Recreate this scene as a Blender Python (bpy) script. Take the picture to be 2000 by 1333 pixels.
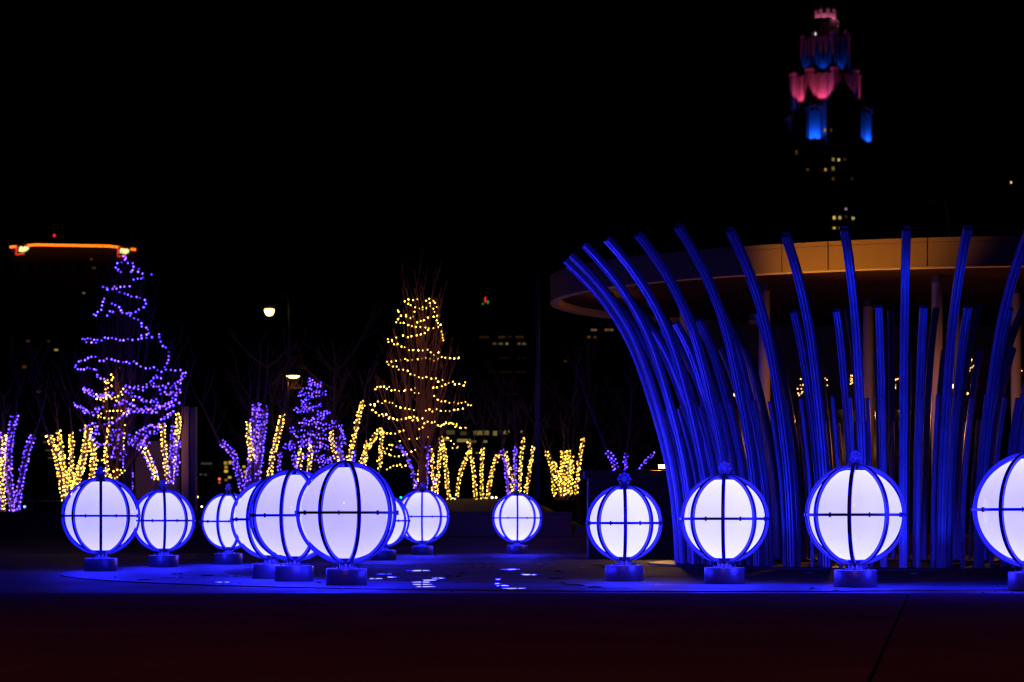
import bpy, bmesh, math, random
from mathutils import Vector, Matrix

random.seed(7)
R = math.radians
PI = math.pi
scene = bpy.context.scene
for o in list(bpy.data.objects):
    bpy.data.objects.remove(o)
C = scene.collection

# ------------------------------------------------------------------ camera
CAMZ, FPX, HOR = 0.785, 3889.0, 1018.0          # eye height, focal length and horizon row of a 2000 px wide frame
cam_d = bpy.data.cameras.new('camera')
cam = bpy.data.objects.new('camera', cam_d)
C.objects.link(cam)
cam.location = (0, 0, CAMZ)
cam.rotation_euler = (R(90), 0, 0)
cam_d.sensor_width = 36.0
cam_d.lens = 36.0 * FPX / 2000.0
cam_d.shift_y = (HOR - 666.5) / 2000.0
cam_d.clip_start = 0.1
cam_d.clip_end = 6000
cam_d.dof.use_dof = True
cam_d.dof.focus_distance = 24.0
cam_d.dof.aperture_fstop = 2.6
scene.camera = cam

# ------------------------------------------------------------------ night sky and exposure
world = bpy.data.worlds.new('World')
scene.world = world
world.use_nodes = True
wn = world.node_tree
bg = wn.nodes['Background']
sky = wn.nodes.new('ShaderNodeTexSky')
sky.sky_type = 'NISHITA'
sky.sun_disc = False
sky.sun_elevation = R(-9)
sky.sun_rotation = R(200)
wn.links.new(sky.outputs['Color'], bg.inputs['Color'])
bg.inputs['Strength'].default_value = 0.01
scene.view_settings.view_transform = 'Standard'
scene.view_settings.look = 'None'
scene.view_settings.exposure = 0.0
scene.view_settings.gamma = 1.0
scene.view_settings.use_curve_mapping = False
scene.render.engine = 'CYCLES'
scene.cycles.use_denoising = True
scene.cycles.denoiser = 'OPENIMAGEDENOISE'
scene.cycles.sample_clamp_indirect = 3.0
scene.cycles.max_bounces = 6
scene.cycles.use_light_tree = True
scene.cycles.caustics_reflective = False
scene.cycles.caustics_refractive = False
scene.render.film_transparent = False
scene.cycles.filter_width = 1.25


# ------------------------------------------------------------------ helpers
def at(px, py, Y):
    """pixel of the 2000x1333 photograph, at distance Y from the camera, as a point of the place"""
    return Vector(((px - 1000.0) / FPX * Y, Y, CAMZ + (HOR - py) / FPX * Y))


def tag(o, label=None, cat=None, group=None, kind=None):
    if label: o['label'] = label
    if cat: o['category'] = cat
    if group: o['group'] = group
    if kind: o['kind'] = kind
    return o


def thing(name, label, cat, loc=(0, 0, 0), group=None, rz=0.0):
    o = bpy.data.objects.new(name, None)
    C.objects.link(o)
    o.location = loc
    o.rotation_euler = (0, 0, rz)
    o.empty_display_size = 0.2
    return tag(o, label, cat, group)


def mesh_of(name, bm, mat, smooth=False):
    me = bpy.data.meshes.new(name)
    bmesh.ops.recalc_face_normals(bm, faces=bm.faces)
    bm.to_mesh(me)
    bm.free()
    me.materials.append(mat)
    if smooth:
        for p in me.polygons: p.use_smooth = True
    return me


def link(name, me, parent=None, loc=None, kind=None):
    o = bpy.data.objects.new(name, me)
    C.objects.link(o)
    if parent: o.parent = parent
    if loc is not None: o.location = loc
    if kind: o['kind'] = kind
    return o


def obj(name, bm, mat, parent=None, smooth=False, kind=None, loc=None):
    return link(name, mesh_of(name, bm, mat, smooth), parent, loc, kind)


def box(bm, c, s, rz=0.0, bevel=0.0):
    m = Matrix.Translation(c) @ Matrix.Rotation(rz, 4, 'Z') @ Matrix.Diagonal((s[0], s[1], s[2], 1))
    r = bmesh.ops.create_cube(bm, size=1, matrix=m)
    if bevel:
        es = list({e for v in r['verts'] for e in v.link_edges})
        bmesh.ops.bevel(bm, geom=es, offset=bevel, segments=2, affect='EDGES', profile=0.6)
    return bm


def bxm(c, s, rz=0.0, bevel=0.0):
    return box(bmesh.new(), c, s, rz, bevel)


def lathe(bm, prof, n=32, c=(0, 0, 0), cap=True):
    rings = []
    for r, z in prof:
        rings.append([bm.verts.new((c[0] + r * math.cos(2 * PI * k / n), c[1] + r * math.sin(2 * PI * k / n), c[2] + z)) for k in range(n)])
    for a, b in zip(rings[:-1], rings[1:]):
        for k in range(n):
            bm.faces.new((a[k], a[(k + 1) % n], b[(k + 1) % n], b[k]))
    if cap:
        bm.faces.new(rings[0][::-1])
        bm.faces.new(rings[-1])
    return bm


def frame_of(d):
    d = d.normalized()
    up = Vector((0, 0, 1)) if abs(d.z) < 0.9 else Vector((1, 0, 0))
    a = d.cross(up).normalized()
    return a, d.cross(a).normalized()


def tube(bm, pts, radii, n=6, cap=True):
    rings = []
    for i, p in enumerate(pts):
        d = pts[min(i + 1, len(pts) - 1)] - pts[max(i - 1, 0)]
        if d.length < 1e-9: d = Vector((0, 0, 1))
        a, b = frame_of(d)
        r = radii[i] if hasattr(radii, '__len__') else radii
        rings.append([bm.verts.new(p + (a * math.cos(2 * PI * k / n) + b * math.sin(2 * PI * k / n)) * r) for k in range(n)])
    for u, v in zip(rings[:-1], rings[1:]):
        for k in range(n):
            bm.faces.new((u[k], u[(k + 1) % n], v[(k + 1) % n], v[k]))
    if cap:
        bm.faces.new(rings[0][::-1])
        bm.faces.new(rings[-1])
    return bm


def lamp_light(kind, name, parent, loc, color, watts, aim=None, radius=0.05, angle=60, blend=0.4):
    d = bpy.data.lights.new(name, kind)
    d.color = color
    d.energy = watts
    d.shadow_soft_size = radius
    o = bpy.data.objects.new(name, d)
    C.objects.link(o)
    o.location = loc
    if kind == 'SPOT':
        d.spot_size = R(angle)
        d.spot_blend = blend
        o.rotation_euler = (Vector(aim) - Vector(loc)).to_track_quat('-Z', 'Y').to_euler()
    if parent:
        o.parent = parent
        o.location = Vector(loc) - parent.location
    return o


# ------------------------------------------------------------------ materials
def mat(name, col, rough=0.6, metal=0.0, vary=0.25, scale=6.0, bump=0.0, coat=0.0, stretch=None, spec=0.5):
    m = bpy.data.materials.new(name)
    m.use_nodes = True
    t = m.node_tree
    p = t.nodes['Principled BSDF']
    p.inputs['Roughness'].default_value = rough
    p.inputs['Metallic'].default_value = metal
    p.inputs['Coat Weight'].default_value = coat
    p.inputs['Specular IOR Level'].default_value = spec
    tc = t.nodes.new('ShaderNodeTexCoord')
    mp = t.nodes.new('ShaderNodeMapping')
    if stretch: mp.inputs['Scale'].default_value = stretch
    nz = t.nodes.new('ShaderNodeTexNoise')
    nz.inputs['Scale'].default_value = scale
    nz.inputs['Detail'].default_value = 6
    t.links.new(tc.outputs['Object'], mp.inputs['Vector'])
    t.links.new(mp.outputs['Vector'], nz.inputs['Vector'])
    mx = t.nodes.new('ShaderNodeMix')
    mx.data_type = 'RGBA'
    mx.inputs[6].default_value = (*[c * (1 - vary) for c in col], 1)
    mx.inputs[7].default_value = (*[min(1, c * (1 + vary)) for c in col], 1)
    t.links.new(nz.outputs['Fac'], mx.inputs[0])
    t.links.new(mx.outputs[2], p.inputs['Base Color'])
    rr = t.nodes.new('ShaderNodeMapRange')
    rr.inputs['To Min'].default_value = max(0.03, rough - 0.12)
    rr.inputs['To Max'].default_value = min(1, rough + 0.12)
    t.links.new(nz.outputs['Fac'], rr.inputs['Value'])
    t.links.new(rr.outputs['Result'], p.inputs['Roughness'])
    if bump:
        b = t.nodes.new('ShaderNodeBump')
        b.inputs['Strength'].default_value = bump
        b.inputs['Distance'].default_value = 0.02
        t.links.new(nz.outputs['Fac'], b.inputs['Height'])
        t.links.new(b.outputs['Normal'], p.inputs['Normal'])
    return m


def glow(name, col, strength=1.0, island=None, sampling='AUTO'):
    """a thing that gives off light; island=(lo,hi) varies the bulbs of one string"""
    m = bpy.data.materials.new(name)
    m.use_nodes = True
    t = m.node_tree
    p = t.nodes['Principled BSDF']
    p.inputs['Base Color'].default_value = (0.5, 0.5, 0.5, 1)
    p.inputs['Roughness'].default_value = 0.3
    p.inputs['Emission Color'].default_value = (*col, 1)
    p.inputs['Emission Strength'].default_value = strength
    if island:
        g = t.nodes.new('ShaderNodeNewGeometry')
        pw = t.nodes.new('ShaderNodeMath')
        pw.operation = 'POWER'
        pw.inputs[1].default_value = 1.6
        mr = t.nodes.new('ShaderNodeMapRange')
        mr.inputs['To Min'].default_value = strength * island[0]
        mr.inputs['To Max'].default_value = strength * island[1]
        t.links.new(g.outputs['Random Per Island'], pw.inputs[0])
        t.links.new(pw.outputs[0], mr.inputs['Value'])
        t.links.new(mr.outputs['Result'], p.inputs['Emission Strength'])
    m.cycles.emission_sampling = sampling
    return m


M = {}
M['steel'] = mat('brushed_steel', (0.13, 0.13, 0.15), 0.38, 0.55, 0.12, 9, stretch=(1, 1, 14))
M['frame'] = mat('grey_frame_paint', (0.075, 0.08, 0.105), 0.42, 0.25, 0.15, 20)
M['flake'] = mat('pale_blue_plate', (0.15, 0.165, 0.25), 0.5, 0.0, 0.1, 20)
M['pipe'] = mat('satin_pipe_metal', (0.36, 0.36, 0.40), 0.32, 0.6, 0.2, 3, stretch=(3, 3, 1))
M['dark'] = mat('dark_metal', (0.025, 0.025, 0.028), 0.5, 0.4, 0.2)
M['black'] = mat('black_plastic', (0.012, 0.012, 0.012), 0.6)
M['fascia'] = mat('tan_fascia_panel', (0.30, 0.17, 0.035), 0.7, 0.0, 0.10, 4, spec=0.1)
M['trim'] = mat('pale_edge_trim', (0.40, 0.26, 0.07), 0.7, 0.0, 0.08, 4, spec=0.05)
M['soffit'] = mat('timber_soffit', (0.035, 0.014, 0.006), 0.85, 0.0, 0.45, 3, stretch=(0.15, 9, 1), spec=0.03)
M['column'] = mat('pale_column_paint', (0.50, 0.40, 0.28), 0.5, 0.0, 0.08, 5, spec=0.2)
M['bark'] = mat('brown_bark', (0.38, 0.15, 0.022), 0.85, 0.0, 0.4, 14, 0.4, stretch=(1, 1, 0.25))
M['birch'] = mat('pale_birch_bark', (0.22, 0.17, 0.13), 0.8, 0.0, 0.5, 9, 0.3, stretch=(0.4, 0.4, 2.5))
M['wire'] = mat('dark_green_wire', (0.01, 0.02, 0.012), 0.6)
M['concrete'] = mat('bench_concrete', (0.06, 0.035, 0.012), 0.85, 0.0, 0.2, 7, 0.2, spec=0.1)
M['planter'] = mat('red_granite', (0.17, 0.075, 0.022), 0.7, 0.0, 0.3, 18, 0.1, spec=0.1)
M['bed'] = mat('mulch', (0.035, 0.028, 0.02), 0.95, 0.0, 0.5, 12, 0.6)
M['stone'] = mat('tower_limestone', (0.42, 0.38, 0.33), 0.8, 0.0, 0.2, 0.4, 0.2)
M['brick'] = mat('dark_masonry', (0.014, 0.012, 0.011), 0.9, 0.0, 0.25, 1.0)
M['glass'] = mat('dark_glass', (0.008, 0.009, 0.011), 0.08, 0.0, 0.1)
M['twig'] = mat('dark_twig', (0.06, 0.035, 0.022), 0.9, 0.0, 0.4, 14)
M['leaf'] = mat('dead_leaf', (0.03, 0.018, 0.01), 0.8, 0.0, 0.5, 30)
M['pylon'] = mat('brown_panel', (0.20, 0.10, 0.055), 0.6, 0.0, 0.2, 3)
M['rail'] = mat('galvanised_rail', (0.25, 0.25, 0.26), 0.45, 0.6, 0.1)

YEL = glow('warm_yellow_bulb', (1.0, 0.54, 0.045), 5.2, (0.22, 2.0))
YEL2 = glow('bright_yellow_bulb', (1.0, 0.56, 0.05), 7.5, (0.3, 1.8))
PUR = glow('violet_bulb', (0.085, 0.030, 1.0), 5.6, (0.25, 3.0))
WARMDOT = glow('amber_dot', (1.0, 0.48, 0.10), 3.4, (0.3, 1.6))


def ground_mat(name, c1, c2, rough, grain=90.0, spec=0.3):
    m = bpy.data.materials.new(name)
    m.use_nodes = True
    t = m.node_tree
    p = t.nodes['Principled BSDF']
    tc = t.nodes.new('ShaderNodeTexCoord')
    n1 = t.nodes.new('ShaderNodeTexNoise'); n1.inputs['Scale'].default_value = 0.7; n1.inputs['Detail'].default_value = 8; n1.inputs['Roughness'].default_value = 0.65
    n2 = t.nodes.new('ShaderNodeTexNoise'); n2.inputs['Scale'].default_value = grain; n2.inputs['Detail'].default_value = 3
    for n in (n1, n2): t.links.new(tc.outputs['Object'], n.inputs['Vector'])
    cr = t.nodes.new('ShaderNodeValToRGB')
    cr.color_ramp.elements[0].position = 0.3; cr.color_ramp.elements[0].color = (*c1, 1)
    cr.color_ramp.elements[1].position = 0.72; cr.color_ramp.elements[1].color = (*c2, 1)
    t.links.new(n1.outputs['Fac'], cr.inputs['Fac'])
    mx = t.nodes.new('ShaderNodeMix'); mx.data_type = 'RGBA'; mx.blend_type = 'MULTIPLY'; mx.inputs[0].default_value = 0.6
    cr2 = t.nodes.new('ShaderNodeValToRGB')
    cr2.color_ramp.elements[0].position = 0.38; cr2.color_ramp.elements[0].color = (0.35, 0.35, 0.35, 1)
    cr2.color_ramp.elements[1].position = 0.62
    t.links.new(n2.outputs['Fac'], cr2.inputs['Fac'])
    t.links.new(cr.outputs['Color'], mx.inputs[6]); t.links.new(cr2.outputs['Color'], mx.inputs[7])
    t.links.new(mx.outputs[2], p.inputs['Base Color'])
    rr = t.nodes.new('ShaderNodeMapRange')
    rr.inputs['To Min'].default_value = rough - 0.16; rr.inputs['To Max'].default_value = min(1, rough + 0.2)
    rr.inputs['From Min'].default_value = 0.3; rr.inputs['From Max'].default_value = 0.7
    t.links.new(n1.outputs['Fac'], rr.inputs['Value']); t.links.new(rr.outputs['Result'], p.inputs['Roughness'])
    b = t.nodes.new('ShaderNodeBump'); b.inputs['Strength'].default_value = 0.35; b.inputs['Distance'].default_value = 0.004
    t.links.new(n2.outputs['Fac'], b.inputs['Height']); t.links.new(b.outputs['Normal'], p.inputs['Normal'])
    p.inputs['Specular IOR Level'].default_value = spec
    return m


M['granite'] = ground_mat('pale_granite', (0.05, 0.055, 0.07), (0.095, 0.10, 0.125), 0.62, 120, 0.10)
M['ground'] = ground_mat('dark_paving', (0.055, 0.034, 0.010), (0.12, 0.075, 0.024), 0.7, 90, 0.12)
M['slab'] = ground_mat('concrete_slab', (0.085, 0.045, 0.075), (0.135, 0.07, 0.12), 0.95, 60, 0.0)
wm = bpy.data.materials.new('shallow_water')
wm.use_nodes = True
wp = wm.node_tree.nodes['Principled BSDF']
wp.inputs['Base Color'].default_value = (0.02, 0.02, 0.02, 1)
wp.inputs['Roughness'].default_value = 0.03
wp.inputs['IOR'].default_value = 1.33
M['water'] = wm

# ================================================================== SETTING
# --- the ground: level plaza, a gentle rise behind it, then planting beds, then the city streets
def smooth(a, b, x):
    t = max(0.0, min(1.0, (x - a) / (b - a)))
    return t * t * (3 - 2 * t)


def ground_z(X, Y):
    if Y < 21.36: return -0.12
    if Y < 48.2: return 0.0
    if Y <= 50.1: return 0.42 * smooth(48.2, 50, Y)
    w = smooth(-9, -4, X) * (1 - smooth(1.6, 2.2, X))
    left = 0.95 - 0.5 * smooth(56, 59, Y)
    mid = 0.95 + 0.5 * smooth(50.2, 59, Y) - 1.0 * smooth(66, 80, Y)
    right = 0.42
    v = left * (1 - w) + mid * w if X < 1.6 else mid * w + right * (1 - w)
    return v


bm = bmesh.new()
xs = [-3000, -400, -120, -60] + [-40 + 1.5 * i for i in range(54)] + [60, 120, 400, 3000]
ys = [-60, -20, 0, 8, 16, 21.34, 21.37, 24, 32, 40, 44] + [44 + 0.7 * i for i in range(1, 9)] + [50.1, 50.35] + [51 + i for i in range(0, 30)] + [90, 110, 150, 250, 500, 1200, 4000]
grid = [[bm.verts.new((x, y, ground_z(x, y))) for x in xs] for y in ys]
for j in range(len(ys) - 1):
    for i in range(len(xs) - 1):
        bm.faces.new((grid[j][i], grid[j][i + 1], grid[j + 1][i + 1], grid[j + 1][i]))
g = obj('ground', bm, M['ground'], smooth=False)
g.data.materials.append(M['bed'])
for p in g.data.polygons:
    if p.center.y > 50.2: p.material_index = 1
tag(g, 'dark speckled plaza paving running back to the planting beds', 'ground', kind='structure')

# --- concrete slabs of the apron in front of the lanterns, each slab its own piece with open joints
bm = bmesh.new()
rows = [21.35, 17.0, 12.7, 8.4, 4.1, -0.2]
apron = thing('pavement', 'dark concrete slab apron across the foreground', 'pavement', (0, 0, 0))
apron['kind'] = 'structure'
bm.free()


def joint_x(n, Y):
    return 3.6 + 0.216 * (Y - 18.3) + n * 4.4


for j in range(len(rows) - 1):
    y1, y0 = rows[j] - 0.011, rows[j + 1] + 0.011
    for n in range(-5, 3):
        b = bmesh.new()
        gp = 0.009
        q = [(joint_x(n, y0) + gp, y0), (joint_x(n + 1, y0) - gp, y0), (joint_x(n + 1, y1) - gp, y1), (joint_x(n, y1) + gp, y1)]
        cx = sum(a[0] for a in q) / 4; cy = sum(a[1] for a in q) / 4
        dz = random.uniform(-0.0015, 0.0015)
        top = [b.verts.new((a[0] - cx, a[1] - cy, 0.012 + dz)) for a in q]
        bot = [b.verts.new((a[0] - cx, a[1] - cy, -0.02)) for a in q]
        b.faces.new(top)
        for k in range(4): b.faces.new((top[k], top[(k + 1) % 4], bot[(k + 1) % 4], bot[k]))
        bmesh.ops.bevel(b, geom=[e for e in b.edges if e.verts[0] in top and e.verts[1] in top], offset=0.005, segments=1, affect='EDGES')
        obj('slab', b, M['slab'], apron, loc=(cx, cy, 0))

# --- round fountain floor, a hair above the plaza, with a worn edge
bm = bmesh.new()
lathe(bm, [(6.6, -0.02), (6.6, 0.006), (6.59, 0.010)], 128, (2.2, 31.0, 0))
f = obj('fountain_floor', bm, M['ground'])
tag(f, 'round dark fountain floor inside the ring of lanterns', 'floor', kind='structure')
band = thing('paving_band', 'pale granite band curving under the lanterns', 'paving', (2.2, 31.0, 0))
band['kind'] = 'structure'
NB_ = 44
b = bmesh.new()
aw = 2 * PI / NB_
pr = None
for k in range(5):
    a = -aw / 2 + aw * k / 4
    q = []
    for r in (6.61, 9.0):
        g_ = 0.004 / r * (1 if k == 0 else -1 if k == 4 else 0)
        q.append((r * math.cos(a + g_), r * math.sin(a + g_)))
    cur = [b.verts.new((q[0][0], q[0][1], -.02)), b.verts.new((q[0][0], q[0][1], .012)), b.verts.new((q[1][0], q[1][1], .012)), b.verts.new((q[1][0], q[1][1], -.02))]
    if pr:
        for s_ in range(4): b.faces.new((pr[s_], pr[(s_ + 1) % 4], cur[(s_ + 1) % 4], cur[s_]))
    else: b.faces.new(cur)
    pr = cur
b.faces.new(pr[::-1])
bmesh.ops.recalc_face_normals(b, faces=b.faces)
wedge = mesh_of('slab', b, M['granite'])
for k in range(NB_):
    o = link('slab', wedge, band, (0, 0, random.uniform(-.002, .001)))
    o.rotation_euler = (0, 0, aw * k)

# --- shallow films of water left on the paving
SPOTS = [(812, 1117, 48), (749, 1124, 34), (769, 1130, 26), (732, 1133, 24), (859, 1132, 25), (839, 1136, 28), (824, 1140, 34), (823, 1144.5, 35),
         (830, 1149, 36), (877, 1127.5, 14), (895, 1128, 10), (902, 1121.6, 14), (923, 1102, 7), (942, 1102, 7), (963, 1102, 10), (924, 1110.5, 7),
         (943, 1110.5, 7), (962, 1110.5, 5), (990, 1114.5, 42), (1038, 1125, 38), (971, 1134.5, 14), (971, 1143, 16), (982, 1147, 24), (1005, 1152.5, 42),
         (1086, 1132, 30), (1100, 1141, 14), (1117, 1145, 34), (1136, 1146, 10), (1162, 1149.5, 28), (1182, 1154, 5), (1089, 1117.5, 16), (1179, 1110, 16),
         (1170, 1106, 30), (432, 1140, 28), (334, 1131, 34), (460, 1128, 20), (280, 1135, 22), (345, 1123, 18), (405, 1126, 22), (640, 1146, 5), (1870, 1146, 8), (1884, 1155, 4)]
for px, py, w in SPOTS:
    Y = CAMZ * FPX / (py - HOR)
    wd = w / FPX * Y
    dep = 1.9 * Y * Y / (CAMZ * FPX)
    b = bmesh.new()
    n = 18
    ph = random.uniform(0, 6)
    vs = []
    for k in range(n):
        a = 2 * PI * k / n
        rr = 1 + 0.16 * math.sin(3 * a + ph) + 0.1 * math.sin(5 * a + 2 * ph) + random.uniform(-.06, .06)
        vs.append(b.verts.new((0.5 * wd * rr * math.copysign(abs(math.cos(a)) ** .6, math.cos(a)), 0.5 * dep * rr * math.sin(a), 0)))
    b.faces.new(vs)
    o = obj('puddle', b, M['water'], loc=((px - 1000) / FPX * Y, Y, 0.017))
    tag(o, 'thin film of standing water glinting on the dark paving', 'puddle', 'puddles on the plaza', 'structure')

# --- fallen leaves
bm = bmesh.new()
rl = random.Random(3)


def leaf(bm, x, y, z, s):
    a = rl.uniform(0, 6.28)
    pts = [(-1, 0, .1), (-.3, .5, .35), (.5, .35, .2), (1, 0, .45), (.4, -.45, .3), (-.4, -.4, .15)]
    c = bm.verts.new((x, y, z + s * .05))
    vs = [bm.verts.new((x + s * (p[0] * math.cos(a) - p[1] * math.sin(a)), y + s * (p[0] * math.sin(a) + p[1] * math.cos(a)), z + s * p[2] * rl.uniform(.5, 1.5))) for p in pts]
    for k in range(6): bm.faces.new((c, vs[k], vs[(k + 1) % 6]))


LEAFPX = [(849, 1088), (903, 1095), (950, 1090), (982, 1091), (955, 1117), (1000, 1078), (1040, 1100), (1045, 1098), (1068, 1117), (1100, 1083), (1104, 1081), (1098, 1084),
          (1127, 1117), (1130, 1120), (1128, 1094), (1168, 1092), (1116, 1075), (1060, 1078), (890, 1080), (615, 1188), (215, 1131), (180, 1133), (230, 1115), (880, 1161),
          (1640, 1157), (1600, 1154), (1930, 1163), (1955, 1160), (110, 1175), (700, 1103), (690, 1105), (1240, 1175), (640, 1141), (490, 1142), (550, 1135)]
for px, py in LEAFPX:
    Y = CAMZ * FPX / (py - HOR)
    for k in range(rl.choice((1, 2, 3, 4))):
        leaf(bm, (px - 1000) / FPX * Y + rl.uniform(-.1, .1), Y + rl.uniform(-.3, .3), 0.013, rl.uniform(.022, .045))
lv = obj('fallen_leaves', bm, M['leaf'])
tag(lv, 'dark curled fallen leaves scattered over the plaza', 'leaves', kind='stuff')

# --- low bench walls in front of the beds
def bench_wall(x0, x1, label):
    t = thing('bench_wall', label, 'wall', ((x0 + x1) / 2, 50.25, 0.35), 'low walls along the planting beds')
    L = x1 - x0
    obj('wall_body', bxm((0, 0, 0.29), (L - .06, 0.42, 0.62), 0, 0.02), M['concrete'], t)
    obj('cap', bxm((0, -0.01, 0.635), (L, 0.5, 0.07), 0, 0.025), M['concrete'], t)


bench_wall(-1.62, 1.53, 'low dark concrete bench wall behind the smallest far lantern')
bench_wall(-7.4, -1.72, 'low dark concrete wall behind the cluster of left lanterns')
bench_wall(-14.5, -7.5, 'low dark concrete wall at the far left edge of the plaza')

# ================================================================== LANTERNS
def lantern_material(i, rg, b):
    m = bpy.data.materials.new('lit_acrylic_%d' % i)
    m.use_nodes = True
    t = m.node_tree
    p = t.nodes['Principled BSDF']
    p.inputs['Base Color'].default_value = (0.75, 0.75, 0.78, 1)
    p.inputs['Roughness'].default_value = 0.09
    p.inputs['Specular IOR Level'].default_value = 0.5
    # translucent shell: a shade unevenness in the lit acrylic
    tc = t.nodes.new('ShaderNodeTexCoord')
    nz = t.nodes.new('ShaderNodeTexNoise'); nz.inputs['Scale'].default_value = 1.6; nz.inputs['Detail'].default_value = 2
    t.links.new(tc.outputs['Object'], nz.inputs['Vector'])
    mr = t.nodes.new('ShaderNodeMapRange'); mr.inputs['To Min'].default_value = 0.72; mr.inputs['To Max'].default_value = 1.04
    t.links.new(nz.outputs['Fac'], mr.inputs['Value'])
    sp = t.nodes.new('ShaderNodeSeparateXYZ'); t.links.new(tc.outputs['Object'], sp.inputs['Vector'])
    sq = t.nodes.new('ShaderNodeMath'); sq.operation = 'MULTIPLY'
    t.links.new(sp.outputs['Z'], sq.inputs[0]); t.links.new(sp.outputs['Z'], sq.inputs[1])
    ma = t.nodes.new('ShaderNodeMath'); ma.operation = 'MULTIPLY_ADD'; ma.inputs[1].default_value = 1.5
    t.links.new(sq.outputs[0], ma.inputs[0]); t.links.new(mr.outputs['Result'], ma.inputs[2])
    t.links.new(ma.outputs[0], p.inputs['Emission Strength'])
    p.inputs['Emission Color'].default_value = (rg[0], rg[1], b, 1)
    return m


def snowflake(r, th):
    bm = bmesh.new()
    parts = []
    lathe(bm, [(r * .34, -th / 2), (r * .34, th / 2)], 12)
    for k in range(8):
        a = k * PI / 4
        d = Vector((math.cos(a), math.sin(a), 0)); s = Vector((-d.y, d.x, 0))
        def bar(p, q, w):
            dd = (q - p).normalized(); ss = Vector((-dd.y, dd.x, 0)) * w / 2
            f = [bm.verts.new(v + Vector((0, 0, zz))) for zz in (-th / 2, th / 2) for v in (p - ss, q - ss, q + ss, p + ss)]
            for q4 in ((0, 1, 2, 3), (7, 6, 5, 4), (0, 4, 5, 1), (1, 5, 6, 2), (2, 6, 7, 3), (3, 7, 4, 0)):
                bm.faces.new([f[z] for z in q4])
        bar(d * r * .25, d * r, r * .17)
        for sg in (-1, 1):
            bar(d * r * .58, d * r * .82 + s * sg * r * .26, r * .14)
    bmesh.ops.rotate(bm, verts=bm.verts, cent=(0, 0, 0), matrix=Matrix.Rotation(R(90), 3, 'X'))
    return bm


def rib_mesh(Rc, yaw0, tw=0.044, dp=0.036):
    """one half hoop of the cage, from the collar to the crown, as a flat bar"""
    bm = bmesh.new()
    n = 30
    prev = None
    a0, a1 = R(-84), R(87)
    for i in range(n + 1):
        th = a0 + (a1 - a0) * i / n
        q = []
        for rr, s in ((Rc, -1), (Rc, 1), (Rc - dp, 1), (Rc - dp, -1)):
            q.append(bm.verts.new((s * tw / 2, -rr * math.cos(th), rr * math.sin(th))))
        if prev:
            for k in range(4): bm.faces.new((prev[k], prev[(k + 1) % 4], q[(k + 1) % 4], q[k]))
        else:
            bm.faces.new(q[::-1])
        prev = q
    bm.faces.new(prev)
    return bm


def lantern(i, px, ybot, D, yaw, flake, rg, b, label, flake_rot=0.0):
    Y = CAMZ * FPX / (ybot - HOR) + 0.25
    X = (px - 1000) / FPX * Y
    Rc = D / 2 / FPX * Y
    yaw += math.degrees(math.atan2(-X, Y))
    t = thing('globe_lantern', label, 'lantern', (X, Y, 0.012), 'globe lanterns round the fountain')
    zc = 0.250 + Rc
    rg_ = 0.90 * Rc
    base = bmesh.new()
    lathe(base, [(0.247, 0.0), (0.25, 0.004), (0.25, 0.192), (0.246, 0.199), (0.236, 0.2)], 48)
    bo = obj('base', base, M['steel'], t)
    for p in bo.data.polygons: p.use_smooth = len(p.vertices) == 4
    for k in range(4):
        a = R(45 + 90 * k) + R(yaw)
        bb = bmesh.new(); lathe(bb, [(0.013, 0), (0.013, 0.012), (0.007, 0.012), (0.007, 0.028)], 6)
        obj('bolt', bb, M['steel'], bo, loc=(0.19 * math.cos(a), 0.19 * math.sin(a), 0.2))
    nk = bmesh.new()
    lathe(nk, [(0.125, 0.2005), (0.125, 0.212), (0.088, 0.214), (0.088, 0.235 + Rc - 0.97 * rg_), (0.12, 0.238 + Rc - 0.97 * rg_)], 32)
    obj('neck', nk, M['steel'], t, True)
    # the lit globe, cut flat at both poles
    gm = bmesh.new()
    prof = []
    for k in range(41):
        th = R(-78 + 156 * k / 40)
        prof.append((rg_ * math.cos(th), rg_ * math.sin(th)))
    lathe(gm, prof, 64)
    go = obj('globe', gm, lantern_material(i, rg, b), t, True, loc=(0, 0, zc))
    cp = bmesh.new()
    lathe(cp, [(rg_ * .23, rg_ * .974), (rg_ * .21, rg_ * .995), (0.03, rg_ * 1.0), (0.03, Rc - 0.02)], 32, cap=True)
    obj('top_cap', cp, M['dark'], t, True, loc=(0, 0, zc))
    rm = mesh_of('rib', rib_mesh(Rc, 0), M['frame'])
    for k in range(8):
        ro = link('rib', rm, t, (0, 0, zc))
        ro.rotation_euler = (0, 0, R(yaw + 45 * k))
    rg2 = bmesh.new()
    lathe(rg2, [(Rc - 0.034, -0.016), (Rc + 0.005, -0.016), (Rc + 0.005, 0.016), (Rc - 0.034, 0.016), (Rc - 0.034, -0.016)], 72, cap=False)
    eo = obj('equator_ring', rg2, M['frame'], t, loc=(0, 0, zc))
    cm = mesh_of('clip', bxm((0, 0, 0), (0.013, 0.034, 0.055), 0, 0.003), M['dark'])
    for k in range(8):
        a = R(yaw + 45 * k + 22.5 - 90)
        c = link('clip', cm, eo, ((Rc - 0.005) * math.cos(a), (Rc - 0.005) * math.sin(a), 0))
        c.rotation_euler = (0, 0, a + PI / 2)
    cr = bmesh.new()
    lathe(cr, [(0.055, Rc - 0.03), (0.055, Rc + 0.004), (0.02, Rc + 0.01)], 20)
    obj('crown_plate', cr, M['frame'], t, loc=(0, 0, zc))
    if flake:
        so = obj('snowflake', snowflake(0.094, 0.012), M['flake'], t, loc=(0, 0, zc + Rc + 0.075))
        so.rotation_euler = (0, 0, R(flake_rot))
    return t


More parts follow.
